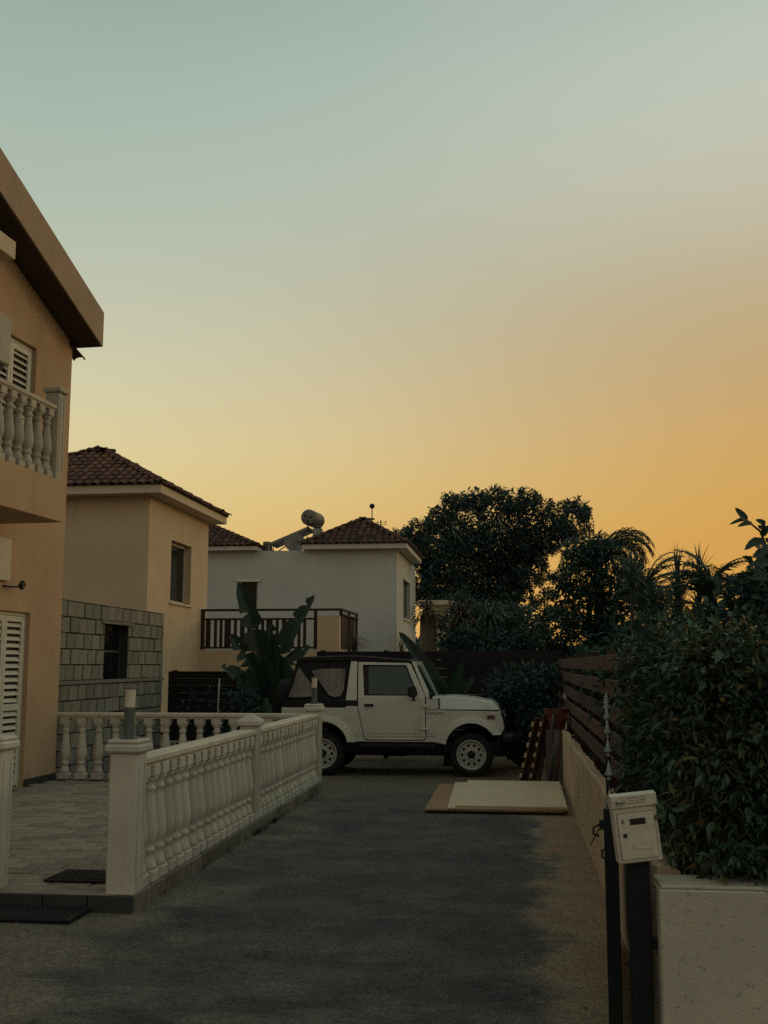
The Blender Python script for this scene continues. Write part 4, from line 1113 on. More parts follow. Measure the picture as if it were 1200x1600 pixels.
# leaning stuff against the wall
def lean(name, label, x0, x1, y, h, dx, mat, striped=False, w_=.12, th=.025, cat='plank', group=None):
    t = thing(name, (x0, y, 0), label, cat, group)
    return t
def leaning_plank(parent, base, topp, w_, th, mat, name='plank'):
    base = Vector(base); topp = Vector(topp); zv = (topp - base).normalized(); xv = Vector((.86, -.5, 0)); yv = zv.cross(xv).normalized(); xv = yv.cross(zv)
    Mx = Matrix(((xv.x, yv.x, zv.x, base.x), (xv.y, yv.y, zv.y, base.y), (xv.z, yv.z, zv.z, base.z), (0, 0, 0, 1)))
    b = MB(Mx); L_ = (topp - base).length; b.box(-w_ / 2, w_ / 2, -th / 2, th / 2, 0, L_, .003)
    return b.build(name, mat, parent), Mx, L_
pal = thing('pallet', (.2, 15.3, 0), 'dark wooden pallet with pale block ends leaning against the wall by the boards', 'pallet')
for k, (bx, tx) in enumerate(((.075, .285), (.215, .40))):
    _, Mx, L_ = leaning_plank(pal, (bx, 15.35, .0), (tx, 15.2, .86 + k * .04), .045, .10, M['wood_dark'], 'side_rail')
    for i in range(6):
        b = MB(Mx); z_ = .05 + i * .145; b.box(-.0255, -.0235 + .03, -.075, -.0505, z_, z_ + .06, .002, xf=Matrix.Shear('XY', 4, (0, 0)) if False else None); b.build('block_end', M['ply_pale'], pal)
for i in range(4):
    _, Mx, L_ = leaning_plank(pal, (.12 + i * .06, 15.36, .0), (.315 + i * .05, 15.24, .84 + .02 * i), .052, .02, M['wood_dark'], 'plank')
for k, (bx, tx, r, mat_, lab) in enumerate(((.40, .50, .016, 'steel_pole', 'thin grey metal pole leaning beside the pallet, left of its pair'), (.44, .545, .022, 'steel_pole', 'thicker grey metal pole leaning against the beige wall, right of its pair'))):
    b = MB(); b.tube([(bx, 15.1 - k * .08, 0), (tx, 14.95 - k * .08, .92 - k * .2)], r, 10)
    tag(b.build('metal_pole', M[mat_]), lab, 'pole', 'poles leaning against the wall')
b = MB(); b.tube([(.50, 14.75, .0), (.585, 14.72, .7)], .03, 8); b.build('pole', M['wood_dark'], None); tag(bpy.context.scene.objects['pole'], 'short dark wooden pole leaning right against the end of the beige wall', 'pole'); bpy.context.scene.objects['pole'].name = 'wooden_pole'
# stack of blocks carrying the terracotta pot
b = MB(); b.box(.40, .70, 15.02, 15.34, -.01, .70, .01)
tag(b.build('block_plinth', M['stone_grey']), 'rough grey plinth behind the leaning pallet, under the red pot', 'plinth')
t = thing('flower_pot', (.55, 15.18, .70), 'red terracotta flower pot standing at the far end of the garden wall', 'flower pot')
b = MB(); b.lathe([(.001, 0), (.10, 0), (.145, .215), (.165, .215), (.168, .285), (.15, .285), (.14, .24), (.001, .235)], 20, (.55, 15.18, .70)); b.build('pot', M['terracotta'], t, smooth_angle=40)
b = MB(); b.lathe([(.001, .24), (.138, .245)], 16, (.55, 15.18, .70)); b.build('soil', M['soil'], t)

# ================================================================ JEEP (near side faces the camera)
JS = 110.5
JY = 15.74            # near flank
JX = -2.770           # rear axle
def jx(px): return JX + (px - 499) / JS
def jz(py): return (1213 - py) / JS
HW = .72; JC = JY + HW
jeep = thing('jeep', (jx(617), JC, 0), 'white two door soft top jeep parked side on across the end of the driveway', 'jeep')
def hwid(z):
    zb = jz(1092)
    return HW if z <= zb else HW - (z - zb) * .17
def jprism(poly, mat, name, parent=jeep, extra=0.0, bevel=.012, inner=None, both=True):
    """side-profile panel extruded across the whole car (inner=None) or only as thick flank panels"""
    if inner is not None:
        for sg in ((-1, 1) if both else (-1,)):
            b = MB(); b.prism(poly, lambda p, sd: (jx(p[0]), JC + sg * (hwid(jz(p[1])) + (extra if sd == 0 else -inner)), jz(p[1]))); o = b.build(name, mat, parent)
        return o
    b = MB()
    if inner is None:
        b.prism(poly, lambda p, sd: (jx(p[0]), JC + (-1 if sd == 0 else 1) * (hwid(jz(p[1])) + extra), jz(p[1])))
    else:
        for sg in ((-1, 1) if both else (-1,)):
            b.prism(poly, lambda p, sd: (jx(p[0]), JC + sg * (hwid(jz(p[1])) + (extra if sd == 0 else -inner)), jz(p[1])))
    o = b.build(name, mat, parent)
    if bevel:
        md = o.modifiers.new('bevel', 'BEVEL'); md.width = bevel; md.segments = 2; md.limit_method = 'ANGLE'; md.angle_limit = radians(35)
        o.data.polygons.foreach_set('use_smooth', [True] * len(o.data.polygons)); o.data.set_sharp_from_angle(angle=radians(32))
    return o
def arc(cx, cy, rx, ry, a0, a1, n=14):
    return [(cx + rx * cos(radians(a0 + (a1 - a0) * i / n)), cy - ry * sin(radians(a0 + (a1 - a0) * i / n))) for i in range(n + 1)]
FCX = 735; RCX = 499
# lower body with both wheel arches cut out
poly = [(432, 1107), (536, 1107), (536, 1104), (553, 1104), (664, 1104), (664, 1091), (684, 1090), (684, 1109), (779, 1111.5), (784, 1122), (787, 1137), (783, 1146)]
poly += arc(FCX, 1172, 42, 42, 38, 166, 14)
poly += [(690, 1160), (548, 1160)]
poly += arc(RCX, 1172, 42, 42, 16, 164, 14)
poly += [(452, 1160), (432, 1158)]
body = jprism(poly, M['paint_white'], 'body')
# bonnet (narrower towards the top)
b = MB()
prof_h = [(684.8, 1109.4), (684.8, 1090), (703, 1088.6), (740, 1092.5), (768, 1097.5), (776, 1104), (779.5, 1109.9)]
for (s0_, s1_) in ((-1, 1),):
    vs = []; 
    for (px, py) in prof_h:
        zz = jz(py); ins = .02 if py > 1106 else (.06 if py > 1100 else .085)
        vs.append([(jx(px), JC + k * (HW - ins), zz) for k in (-1, 1)])
    flat = [v for pr in vs for v in pr]; n_ = len(vs)
    fs = [(2 * i, 2 * i + 1, 2 * ((i + 1) % n_) + 1, 2 * ((i + 1) % n_)) for i in range(n_)]
    fs += [tuple(2 * i for i in range(n_)), tuple(2 * i + 1 for i in range(n_ - 1, -1, -1))]
    b.add(flat, fs)
bon = b.build('bonnet', M['paint_white'], jeep)
md = bon.modifiers.new('bevel', 'BEVEL'); md.width = .015; md.segments = 3; md.limit_method = 'ANGLE'; md.angle_limit = radians(25)
bon.data.polygons.foreach_set('use_smooth', [True] * len(bon.data.polygons)); bon.data.set_sharp_from_angle(angle=radians(30))
b = MB(); b.box(jx(686), jx(778.5), JC - HW + .001, JC + HW - .001, jz(1110.6), jz(1109.2)); b.build('bonnet_gap', M['trim_dark'], jeep)
b = MB(); b.box(jx(684.2), jx(685.2), JC - HW - .002, JC + HW + .002, jz(1109), jz(1091)); b.build('cowl_gap', M['trim_dark'], jeep)
for k in (0, 1):
    b = MB(); b.box(jx(693.5), jx(707), JC - HW + .052, JC - HW + .075, jz(1103 + k * 3.2), jz(1101.3 + k * 3.2)); b.build('bonnet_vent', M['trim_dark'], jeep)
# inner arch / chassis darkness
b = MB(); b.box(jx(440), jx(780), JC - .52, JC + .52, .34, .47); b.box(jx(436), jx(786), JC - .34, JC - .26, .30, .40); b.box(jx(436), jx(786), JC + .26, JC + .34, .30, .40)
b.tube([(jx(RCX), JC - .6, jz(1180)), (jx(RCX), JC + .6, jz(1180))], .045, 8); b.tube([(jx(FCX), JC - .6, jz(1180)), (jx(FCX), JC + .6, jz(1180))], .045, 8)
b.tube([(jx(RCX), JC, .33), (jx(FCX), JC, .36)], .03, 8); b.box(jx(590), jx(630), JC - .2, JC + .2, .24, .4, .03)
for cx in (RCX, FCX):
    b.box(jx(cx) - .40, jx(cx) + .40, JC - .60, JC + .60, .68, .70)
    b.box(jx(cx) - .40, jx(cx) - .37, JC - .60, JC + .60, .45, .70); b.box(jx(cx) + .37, jx(cx) + .40, JC - .60, JC + .60, .45, .70)
b.build('chassis', M['trim_dark'], jeep)
b = MB(); b.box(jx(556), jx(680), JC - HW - .015, JC - HW + .10, jz(1169), jz(1162), .01); b.build('side_step', M['trim_dark'], jeep)
# wheel arch flares
def flare(cx, front):
    if front: o_ = [(676, 1160)] + arc(cx, 1168, 52, 49, 172, 32, 18) + [(783, 1147)]; i_ = [(688, 1160)] + arc(cx, 1168, 40, 38.5, 172, 32, 18) + [(773, 1147.5)]
    else: o_ = [(444, 1160)] + arc(cx, 1166, 53, 49, 172, 8, 18) + [(553.5, 1160)]; i_ = [(456, 1160)] + arc(cx, 1166, 41, 38.5, 172, 8, 18) + [(542, 1160)]
    b = MB(); n_ = len(o_)
    for sg in (-1, 1):
        vs = []
        for p, q in zip(o_, i_):
            vs += [(jx(p[0]), JC + sg * (HW - .01), jz(p[1])), (jx(p[0] * .75 + q[0] * .25), JC + sg * (HW + .035), jz(p[1] * .75 + q[1] * .25)), (jx(q[0]), JC + sg * (HW + .05), jz(q[1])), (jx(q[0]), JC + sg * (HW - .03), jz(q[1]))]
        fs = []
        for i in range(n_ - 1):
            for k in range(4): fs.append((i * 4 + k, i * 4 + (k + 1) % 4, (i + 1) * 4 + (k + 1) % 4, (i + 1) * 4 + k))
        fs += [(0, 1, 2, 3), tuple((n_ - 1) * 4 + k for k in (3, 2, 1, 0))]
        b.add(vs, fs)
    b.build('wheel_arch', M['paint_white'], jeep, smooth_angle=40)
flare(FCX, True); flare(RCX, False)
# doors
door_poly = [(555.5, 1034.5), (637, 1036.5), (640, 1038), (663, 1088), (663, 1153), (659, 1156.2), (571, 1156.2), (567, 1153), (562, 1133), (556.5, 1106)]
win_poly = [(563.5, 1040), (632, 1040.5), (650, 1084), (650, 1086.5), (567, 1086.5)]
seal = [(554.3, 1033.3), (637.5, 1035.3), (641, 1037), (664.3, 1087.6), (664.3, 1153.5), (659.6, 1157.5), (570.3, 1157.5), (565.8, 1153.6), (560.9, 1133), (555.3, 1106)]
# door skin lower half and window frame as a ring
def door_skin(sg, parent):
    lower = [(556.2, 1090), (663, 1090), (663, 1153), (659, 1156.2), (571, 1156.2), (567, 1153), (562, 1133), (556.5, 1106)]
    b = MB()
    f_ = lambda ex: (lambda p, sd: (jx(p[0]), JC + sg * (hwid(jz(p[1])) + (ex if sd == 0 else -.02)), jz(p[1])))
    b.prism(lower, f_(.012))
    ring = [([(555.5, 1034.5), (563.5, 1040), (567, 1086.5), (556.2, 1090)]), ([(555.5, 1034.5), (637, 1036.5), (632, 1040.5), (563.5, 1040)]),
            ([(637, 1036.5), (640, 1038), (663, 1088), (650, 1084), (632, 1040.5)]), ([(567, 1086.5), (650, 1086.5), (650, 1084), (663, 1088), (663, 1090), (556.2, 1090)])]
    for r in ring: b.prism(r, f_(.0118))
    o = b.build('door', M['paint_white'], parent)
    return o
for sg in (-1, 1):
    b = MB(); lowseal = [p for p in seal if p[1] > 1090]; 
    b.prism([(555.0, 1090), (664.3, 1090), (664.3, 1153.5), (659.6, 1157.5), (570.3, 1157.5), (565.8, 1153.6), (560.9, 1133), (555.3, 1106)], lambda p, sd: (jx(p[0]), JC + sg * (hwid(jz(p[1])) + (.003 if sd == 0 else -.02)), jz(p[1])))
    b.build('door_seal', M['trim_dark'], jeep)
    dr = door_skin(sg, jeep)
    b = MB(); b.prism(win_poly, lambda p, sd: (jx(p[0]), JC + sg * (hwid(jz(p[1])) + (.002 if sd == 0 else -.004)), jz(p[1]))); b.build('window', M['glass_car'], dr)
    b = MB()
    for (a, c_) in zip(win_poly, win_poly[1:] + win_poly[:1]):
        b.tube([(jx(a[0]), JC + sg * (hwid(jz(a[1])) + .010), jz(a[1])), (jx(c_[0]), JC + sg * (hwid(jz(c_[1])) + .010), jz(c_[1]))], .010, 6)
    b.prism([(563.5, 1040), (572, 1040), (573, 1086), (567, 1086.5)], lambda p, sd: (jx(p[0]), JC + sg * (hwid(jz(p[1])) + (.006 if sd == 0 else .0025)), jz(p[1])))
    b.build('window_seal', M['trim_dark'], dr)
    b = MB(); yy = JC + sg * (HW + .014); b.box(jx(566.5), jx(581), min(yy, yy + sg * .02), max(yy, yy + sg * .02), jz(1104.5), jz(1100.5), .004); b.build('handle', M['trim_dark'], dr)
    b = MB(); b.lathe([(.001, 0), (.011, 0), (.011, .004), (.001, .005)], 10, (jx(569.5), JC + sg * (HW + .013), jz(1110)), 'Y'); b.build('key_lock', M['trim_dark'], dr)
    for (py, l_) in ((1103.5, 6), (1139, 10)):
        b = MB(); y0_, y1_ = sorted((JC + sg * (HW + .0125), JC + sg * (HW + .028))); b.box(jx(663 - l_), jx(663 + 7), y0_, y1_, jz(py + 2.4), jz(py - 2.0), .006); b.build('hinge', M['paint_white'], dr)
    # swage lines along the sill
    b = MB()
    for py in (1146.3, 1150.5):
        for (xa, xb) in ((568.5, 662), (548, 563), (665, 679)):
            y0_, y1_ = sorted((JC + sg * (HW - .001 + (.0115 if 564 < xa < 664 else 0)), JC + sg * (HW + .003 + (.0115 if 564 < xa < 664 else 0))))
            b.box(jx(xa), jx(xb), y0_, y1_, jz(py + .4), jz(py))
    b.build('swage_line', M['lamp_body'], jeep)
    # mirror
    b = MB(); yb = JC + sg * (HW + .04); b.box(jx(637), jx(650), yb - .03 + sg * .06, yb + .03 + sg * .06, jz(1089), jz(1073), .012)
    b.tube([(jx(645), yb + sg * .05, jz(1089)), (jx(645), yb - sg * .03, jz(1094)), (jx(647), yb - sg * .045, jz(1095))], .018, 8); b.build('mirror', M['trim_dark'], jeep)
    b = MB(); y0_, y1_ = sorted((JC + sg * (HW + .001), JC + sg * (HW + .012))); b.box(jx(760.5), jx(772.5), y0_, y1_, jz(1123.3), jz(1117.3), .003); b.build('indicator', M['lens_amber'], jeep)
# fender-to-door gap behind the wheel and tub seams
b = MB(); b.box(jx(664.6), jx(684), JC - HW - .0015, JC - HW + .01, jz(1109.6), jz(1108.8)); b.build('fender_seam', M['trim_dark'], jeep)
text('lettering', 'SAMURAI', .060, Matrix.Translation((jx(679.5), JC - HW - .0015, jz(1117.2))) @ RX @ Matrix.Scale(1.0, 4, (1, 0, 0)), M['trim_dark'], jeep, .001)
# B pillar panel and black band
jprism([(543.2, 1033.5), (553.4, 1033.5), (553.9, 1095), (536.5, 1095)], M['paint_white'], 'pillar', inner=.06, extra=.004, bevel=.004)
jprism([(536.5, 1095.6), (554.2, 1095.6), (554.4, 1103.6), (536.5, 1103.6)], M['trim_dark'], 'pillar_band', inner=.06, extra=.0, bevel=0)
# soft top: frame panels round the plastic windows
roofp = [(455, 1029.5), (470, 1028), (535, 1025.8), (600, 1029), (641, 1033), (641, 1036), (636, 1036), (554, 1033), (543, 1033), (457, 1034)]
rfj = jprism(roofp, M['canvas'], 'soft_top', extra=.012, bevel=.012)
b = MB(); b.tube([(jx(455.5), JC - hwid(jz(1030)) - .0, jz(1029.3)), (jx(470), JC - hwid(jz(1030)) - .006, jz(1027.5)), (jx(535), JC - hwid(jz(1027)) - .008, jz(1025.3)), (jx(570), JC - hwid(jz(1027)) - .008, jz(1026.5)), (jx(641), JC - hwid(jz(1033)) - .006, jz(1032.5))], .012, 6); b.build('piping', M['canvas_top'], rfj)
full = [(457, 1034), (543, 1033), (536, 1095), (536, 1106.6), (433, 1106.6), (436, 1100), (446, 1070)]
W1 = [(456, 1044.5), (460.5, 1044), (490.5, 1083), (479, 1090), (457, 1091.5), (441.5, 1091), (448, 1075)]
W2p = [(477.5, 1048), (493, 1044.5), (535, 1044), (533.5, 1078), (528.5, 1089), (517, 1091), (508, 1087)]
b = MB()
def flank(poly, ex_o, ex_i, mat, name, parent=rfj):
    for sg in (-1, 1):
        q = MB(); q.prism(poly, lambda p, sd: (jx(p[0]), JC + sg * (hwid(jz(p[1])) + (ex_o if sd == 0 else ex_i)), jz(p[1])))
        q.build(name, mat, parent)
flank(full, -.012, -.02, M['canvas'], 'side_curtain')
flank(W1, -.005, -.0115, M['vinyl'], 'rear_window'); flank(W2p, -.005, -.0115, M['vinyl'], 'rear_window')
# welts round the vinyl windows
q = MB()
for Wp in (W1, W2p):
    for (a, c_) in zip(Wp, Wp[1:] + Wp[:1]):
        q.tube([(jx(a[0]), JC - hwid(jz(a[1])) + .003, jz(a[1])), (jx(c_[0]), JC - hwid(jz(c_[1])) + .003, jz(c_[1]))], .007, 5)
q.build('window_welt', M['canvas'], rfj)
b = MB(); b.prism([(455, 1030), (457, 1034), (446, 1070), (433, 1106.6), (431, 1106.6), (444, 1070)], lambda p, sd: (jx(p[0]), JC + (-1 if sd == 0 else 1) * (hwid(jz(p[1])) - .015), jz(p[1]))); b.build('rear_curtain', M['canvas'], rfj)
# windscreen frame
wsp = [(641.5, 1033.5), (645.5, 1033.5), (673, 1090.5), (664.8, 1090.5)]
q = MB()
for sg in (-1, 1):
    q.prism(wsp, lambda p, sd: (jx(p[0]), JC + sg * (hwid(jz(p[1])) + (.004 if sd == 0 else -.06)), jz(p[1])))
q.box(jx(641.5), jx(646), JC - .56, JC + .56, jz(1040), jz(1033.8)); q.build('windscreen_frame', M['paint_white'], jeep)
q = MB(); q.prism([(643, 1039), (644.2, 1039), (671, 1091), (669.5, 1091)], lambda p, sd: (jx(p[0]), JC + (-1 if sd == 0 else 1) * (hwid(jz(p[1])) - .065), jz(p[1]))); q.build('windscreen', M['glass_car'], jeep)
q = MB(); q.tube([(jx(665.5), JC - HW + .015, jz(1088)), (jx(645.5), JC - HW + .11, jz(1041))], .006, 5); q.tube([(jx(671), JC - HW - .005, jz(1081)), (jx(673), JC - HW - .005, jz(1092))], .02, 6); q.build('windscreen_hinge', M['trim_dark'], jeep)
# roll cage and seats seen dimly inside
q = MB()
for sg in (-1, 1): q.tube([(jx(547), JC + sg * .52, .9), (jx(547), JC + sg * .5, 1.55)], .022, 8)
q.tube([(jx(547), JC - .5, 1.55), (jx(547), JC + .5, 1.55)], .022, 8); q.build('roll_bar', M['trim_dark'], jeep)
for sg in (-1, 1):
    q = MB(); q.box(jx(560), jx(608), JC + sg * .33 - .22, JC + sg * .33 + .22, .82, .95, .04); q.box(jx(560), jx(572), JC + sg * .33 - .22, JC + sg * .33 + .22, .955, 1.38, .04); q.build('seat', M['canvas'], jeep)
q = MB(); q.tube([(jx(633), JC + .33 + .17 * cos(a_ * pi / 8), 1.17 + .17 * sin(a_ * pi / 8)) for a_ in range(17)], .014, 6); q.build('steering_wheel', M['trim_dark'], jeep)
# front: grille, bumper, headlamp, winch
q = MB(); q.box(jx(783), jx(787.5), JC - .5, JC + .5, jz(1144), jz(1114), .01); q.build('grille', M['trim_dark'], jeep)
for sg in (-1, 1):
    q = MB(); q.lathe([(.001, .012), (.08, .008), (.09, 0)], 16, (jx(787.6), JC + sg * .4, jz(1124)), 'X'); q.build('headlight', M['chrome'], jeep)
q = MB(); q.box(jx(783), jx(800), JC - .70, JC + .70, jz(1160), jz(1148), .02); q.box(jx(786), jx(806), JC - .3, JC + .3, jz(1158), jz(1150), .02); q.build('bumper', M['trim_dark'], jeep)
q = MB(); q.tube([(jx(790), JC - .4, jz(1147)), (jx(812), JC - .38, jz(1150)), (jx(812), JC + .38, jz(1150)), (jx(790), JC + .4, jz(1147))], .016, 8); q.build('bull_bar', M['trim_dark'], jeep)
q = MB(); q.box(jx(430), jx(436), JC - .66, JC + .66, jz(1168), jz(1156), .01); q.build('rear_bumper', M['trim_dark'], jeep)
# wheels
def wheel(cx, cyy, sgn, z_, r=.305, parent=jeep, rimr=.208):
    q = MB(); w_ = .10
    pr = [(rimr, -w_ + .01), (rimr + .02, -w_), (r - .05, -w_), (r - .015, -w_ * .85), (r, -w_ * .6), (r, w_ * .6), (r - .015, w_ * .85), (r - .05, w_), (rimr + .02, w_), (rimr, w_ - .01)]
    q.lathe(pr, 36, (cx, cyy, z_), 'Y')
    # tread blocks
    for k in range(36):
        a_ = 2 * pi * (k + .5) / 36
        for (y0_, y1_, of) in ((-.095, -.035, 0), (-.028, .028, .5), (.035, .095, 0)):
            a2 = a_ + of * 2 * pi / 36
            Mx = Matrix.Translation((cx, cyy, z_)) @ Matrix.Rotation(a2, 4, 'Y')
            q.box(-.017, .017, y0_, y1_, r - .006, r + .007, xf=Mx)
    ty = q.build('wheel', M['tyre'], parent, smooth_angle=35)
    q = MB(); f = sgn
    # rim with round holes: disc ring built from segments round ten holes
    yo = f * (w_ - .012)
    q.lathe([(rimr + .004, yo - f * .0), (rimr + .004, yo + f * .010), (rimr - .012, yo + f * .012), (rimr - .022, yo - f * .01), (rimr - .030, yo - f * .03)], 36, (cx, cyy, z_), 'Y')
    q.lathe([(.085, yo - f * .015), (.078, yo - f * .008), (.060, yo - f * .006), (.052, yo - f * .02)], 36, (cx, cyy, z_), 'Y')
    nh = 10; rc = .131; rh = .021; ro = rimr - .030; ri = .085
    ydisc = lambda r_: cyy + yo + f * (-.03 + .015 * (ro - r_) / (ro - ri))
    for k in range(nh):
        a_ = 2 * pi * k / nh; half = pi / nh; m_ = 16
        inn = []; ou = []
        for j in range(m_):
            t_ = 2 * pi * j / m_
            rr = rc + rh * cos(t_); aa = a_ + rh * sin(t_) / rc
            # matching point on the sector boundary
            cx_, sx_ = cos(t_), sin(t_)
            kx = ((ro - rc) if cx_ > 0 else (rc - ri)) / max(abs(cx_), 1e-6); ky = half * rc / max(abs(sx_), 1e-6)
            sc_ = min(kx, ky); r2 = rc + sc_ * cx_; a2 = a_ + sc_ * sx_ / rc
            inn.append((cx + rr * cos(aa), ydisc(rr), z_ + rr * sin(aa))); ou.append((cx + r2 * cos(a2), ydisc(r2), z_ + r2 * sin(a2)))
        q.add(inn + ou, [(j, (j + 1) % m_, m_ + (j + 1) % m_, m_ + j) for j in range(m_)])
    q.build('rim', M['rim'], ty, fix=False)
    q = MB(); q.lathe([(.001, yo + f * .006), (.030, yo + f * .004), (.042, yo - f * .012), (.052, yo - f * .02)], 8, (cx, cyy, z_), 'Y'); q.lathe([(ro + .01, yo - f * .06), (.001, yo - f * .06)], 20, (cx, cyy, z_), 'Y')
    for k in range(5):
        a_ = 2 * pi * k / 5 + .3; q.lathe([(.001, yo + f * .004), (.010, yo + f * .002), (.010, yo - f * .01)], 6, (cx + .058 * cos(a_), cyy, z_ + .058 * sin(a_)), 'Y')
    q.build('hub', M['trim_dark'], ty, fix=False)
for cx in (RCX, FCX):
    wheel(jx(cx), JC - .62, -1, .309); wheel(jx(cx), JC + .62, 1, .309)
# spare wheel under a black cover at the back
q = MB(); q.lathe([(.001, -.11), (.25, -.11), (.30, -.085), (.315, -.03), (.315, .06), (.28, .10), (.001, .105)], 28, (jx(421), JC + .12, jz(1098)), 'X'); q.build('spare_wheel', M['rubber'], jeep, smooth_angle=50)

# ================================================================ PLANTS
# ---- broad banana-type leaves
def big_leaf(parent, pts, width, facing=(0, -1, 0), fold=.35, tears=5, mat='leaf_banana', seg=16, seed=0, name='leaf', rib=True):
    rnd = random.Random(seed)
    pts = [Vector(p) for p in pts]
    # Catmull-Rom resample
    def cr(t_):
        k = min(int(t_ * (len(pts) - 1)), len(pts) - 2); u = t_ * (len(pts) - 1) - k
        p0, p1, p2, p3 = pts[max(k - 1, 0)], pts[k], pts[k + 1], pts[min(k + 2, len(pts) - 1)]
        return .5 * ((2 * p1) + (p2 - p0) * u + (2 * p0 - 5 * p1 + 4 * p2 - p3) * u * u + (3 * p1 - p0 - 3 * p2 + p3) * u ** 3)
    fc = Vector(facing).normalized()
    C_ = [cr(i / seg) for i in range(seg + 1)]
    vs = []; fs = []
    tear = {(rnd.choice((-1, 1)), rnd.randint(3, seg - 2)) for _ in range(tears)}
    cols = []
    for sgn in (-1, 1):
        k0 = len(vs)
        for i, c_ in enumerate(C_):
            t_ = i / seg
            prof_ = max(0.0, sin(pi * min(1, t_ ** .75 * 1.0))) ** .6 if t_ < .999 else 0
            w_ = width * .5 * prof_ * (1 + .06 * math.sin(i * 2.3 + seed))
            dv_ = (C_[min(i + 1, seg)] - C_[max(i - 1, 0)]).normalized(); sd = dv_.cross(fc).normalized(); up_ = sd.cross(dv_)
            e = c_ + sd * sgn * w_ * cos(fold) + up_ * w_ * sin(fold)
            m_ = c_ + sd * sgn * w_ * .5 * cos(fold) + up_ * w_ * .5 * sin(fold) * 1.15
            vs += [c_, m_, e]
            cut = (sgn, i) in tear
            if cut:   # duplicate the edge point a little higher so a gap opens
                dshift = dv_ * rnd.uniform(.03, .07)
                vs[-1] = e - dshift; vs[-2] = m_ - dshift * .4
        for i in range(seg):
            a, b2 = k0 + 3 * i, k0 + 3 * (i + 1)
            if (sgn, i + 1) in tear and i < seg - 1:
                # upper edge of this strip stays, next strip begins past a notch
                dv_ = (C_[i + 1] - C_[i]).normalized()
                n0 = len(vs); vs += [vs[b2 + 1] + dv_ * .05, vs[b2 + 2] + dv_ * .11 * rnd.uniform(.7, 1.3)]
                fs += [(a, a + 1, b2 + 1, b2), (a + 1, a + 2, b2 + 2, b2 + 1)]
                cols.append((b2, n0))
            else:
                fs += [(a, a + 1, b2 + 1, b2), (a + 1, a + 2, b2 + 2, b2 + 1)]
        for (b2, n0) in cols:
            if b2 >= k0:
                # re-point the strip after the tear to the notch's far side
                fs = [tuple((n0 if (x_ == b2 + 1 and f[0] == b2) else n0 + 1 if (x_ == b2 + 2 and (f[0] == b2 + 1)) else x_) for x_ in f) if (f[0] == b2 or f[0] == b2 + 1) else f for f in fs]
                fs = [tuple((n0 if x_ == b2 + 1 else x_) for x_ in f) if (f[0] == b2 + 1) else f for f in fs]
    q = MB(); q.add(vs, fs, True)
    o = q.build(name, M[mat], parent, fix=False)
    if rib:
        q = MB(); q.tube([c_ - fc * -.004 for c_ in C_], [max(.004, .016 * (1 - i / seg)) for i in range(seg + 1)], 5); q.build('midrib', M['leaf_rib'], o)
    return o

def P(px, py, Y):
    """a point of the place at depth Y for a bearing read off the photograph (survey helper)"""
    u = (px - 600) / 1700.0; w_ = (800 - py) / 1700.0; p_ = atan(238 / 1700.0); ya = radians(6.8)
    x_ = u; y_ = cos(p_) - w_ * sin(p_); z_ = sin(p_) + w_ * cos(p_)
    X_ = x_ * cos(ya) - y_ * sin(ya); Y_ = x_ * sin(ya) + y_ * cos(ya)
    k = Y / Y_
    return Vector((X_ * k, Y, EYE + z_ * k))

bl = thing('banana_plant', tuple(P(418, 1195, 17.4)), 'tall banana plant with torn upright leaves between the patio and the jeep', 'plant')
YB = 17.4
leafs = [
    ([(416, 1100), (408, 1040), (394, 975), (372, 909)], .42, (.2, -1, .15), 5, 1),
    ([(420, 1100), (432, 1040), (455, 985), (492, 929)], .36, (-.2, -1, .2), 6, 2),
    ([(410, 1110), (398, 1060), (383, 1025), (360, 990)], .38, (.1, -1, .4), 6, 3),
    ([(424, 1110), (438, 1070), (456, 1035), (484, 1008)], .36, (-.1, -1, .5), 7, 4),
    ([(415, 1120), (417, 1070), (420, 1020), (426, 975)], .46, (.0, -1, 0), 3, 5),
    ([(408, 1120), (392, 1085), (368, 1055), (346, 1040)], .34, (.1, -.8, .8), 6, 6),
    ([(405, 1125), (398, 1100), (380, 1085), (352, 1085)], .30, (.1, -.8, .8), 4, 7),
]
for k, (pp, wd, fc, te, sd) in enumerate(leafs):
    dy = (-.15, .1, -.25, .2, .0, -.3, -.35)[k]
    pts = [P(x_, y_, YB + dy * (i / 3)) for i, (x_, y_) in enumerate(pp)]
    big_leaf(bl, pts, wd, fc, .30, te, seed=sd)
q = MB(); q.tube([P(417, 1200, YB), P(417, 1150, YB), P(416, 1090, YB)], [.13, .10, .06], 12); q.tube([P(425, 1200, YB + .1), P(423, 1100, YB)], [.08, .05], 10); q.build('stem', M['leaf_rib'], bl)

sl_ = thing('strelitzia', tuple(P(700, 1195, 17.5)), 'broad leaved strelitzia with one long pointed leaf rising behind the jeep windscreen', 'plant')
for k, (pp, wd, fc, te, sd) in enumerate([
        ([(700, 1130), (688, 1085), (660, 1035), (623, 987)], .30, (.5, -1, .1), 0, 11),
        ([(704, 1130), (706, 1095), (712, 1065), (722, 1035)], .24, (.2, -1, .2), 3, 12),
        ([(706, 1130), (714, 1100), (726, 1075), (742, 1058)], .22, (-.2, -1, .3), 3, 13),
        ([(700, 1130), (692, 1100), (684, 1075), (668, 1062)], .30, (.1, -1, .3), 2, 14)]):
    big_leaf(sl_, [P(x_, y_, 17.5) for (x_, y_) in pp], wd, fc, .4, te, seed=sd)
q = MB(); q.tube([P(702, 1200, 17.5), P(702, 1120, 17.5)], [.10, .05], 10); q.build('stem', M['leaf_rib'], sl_)

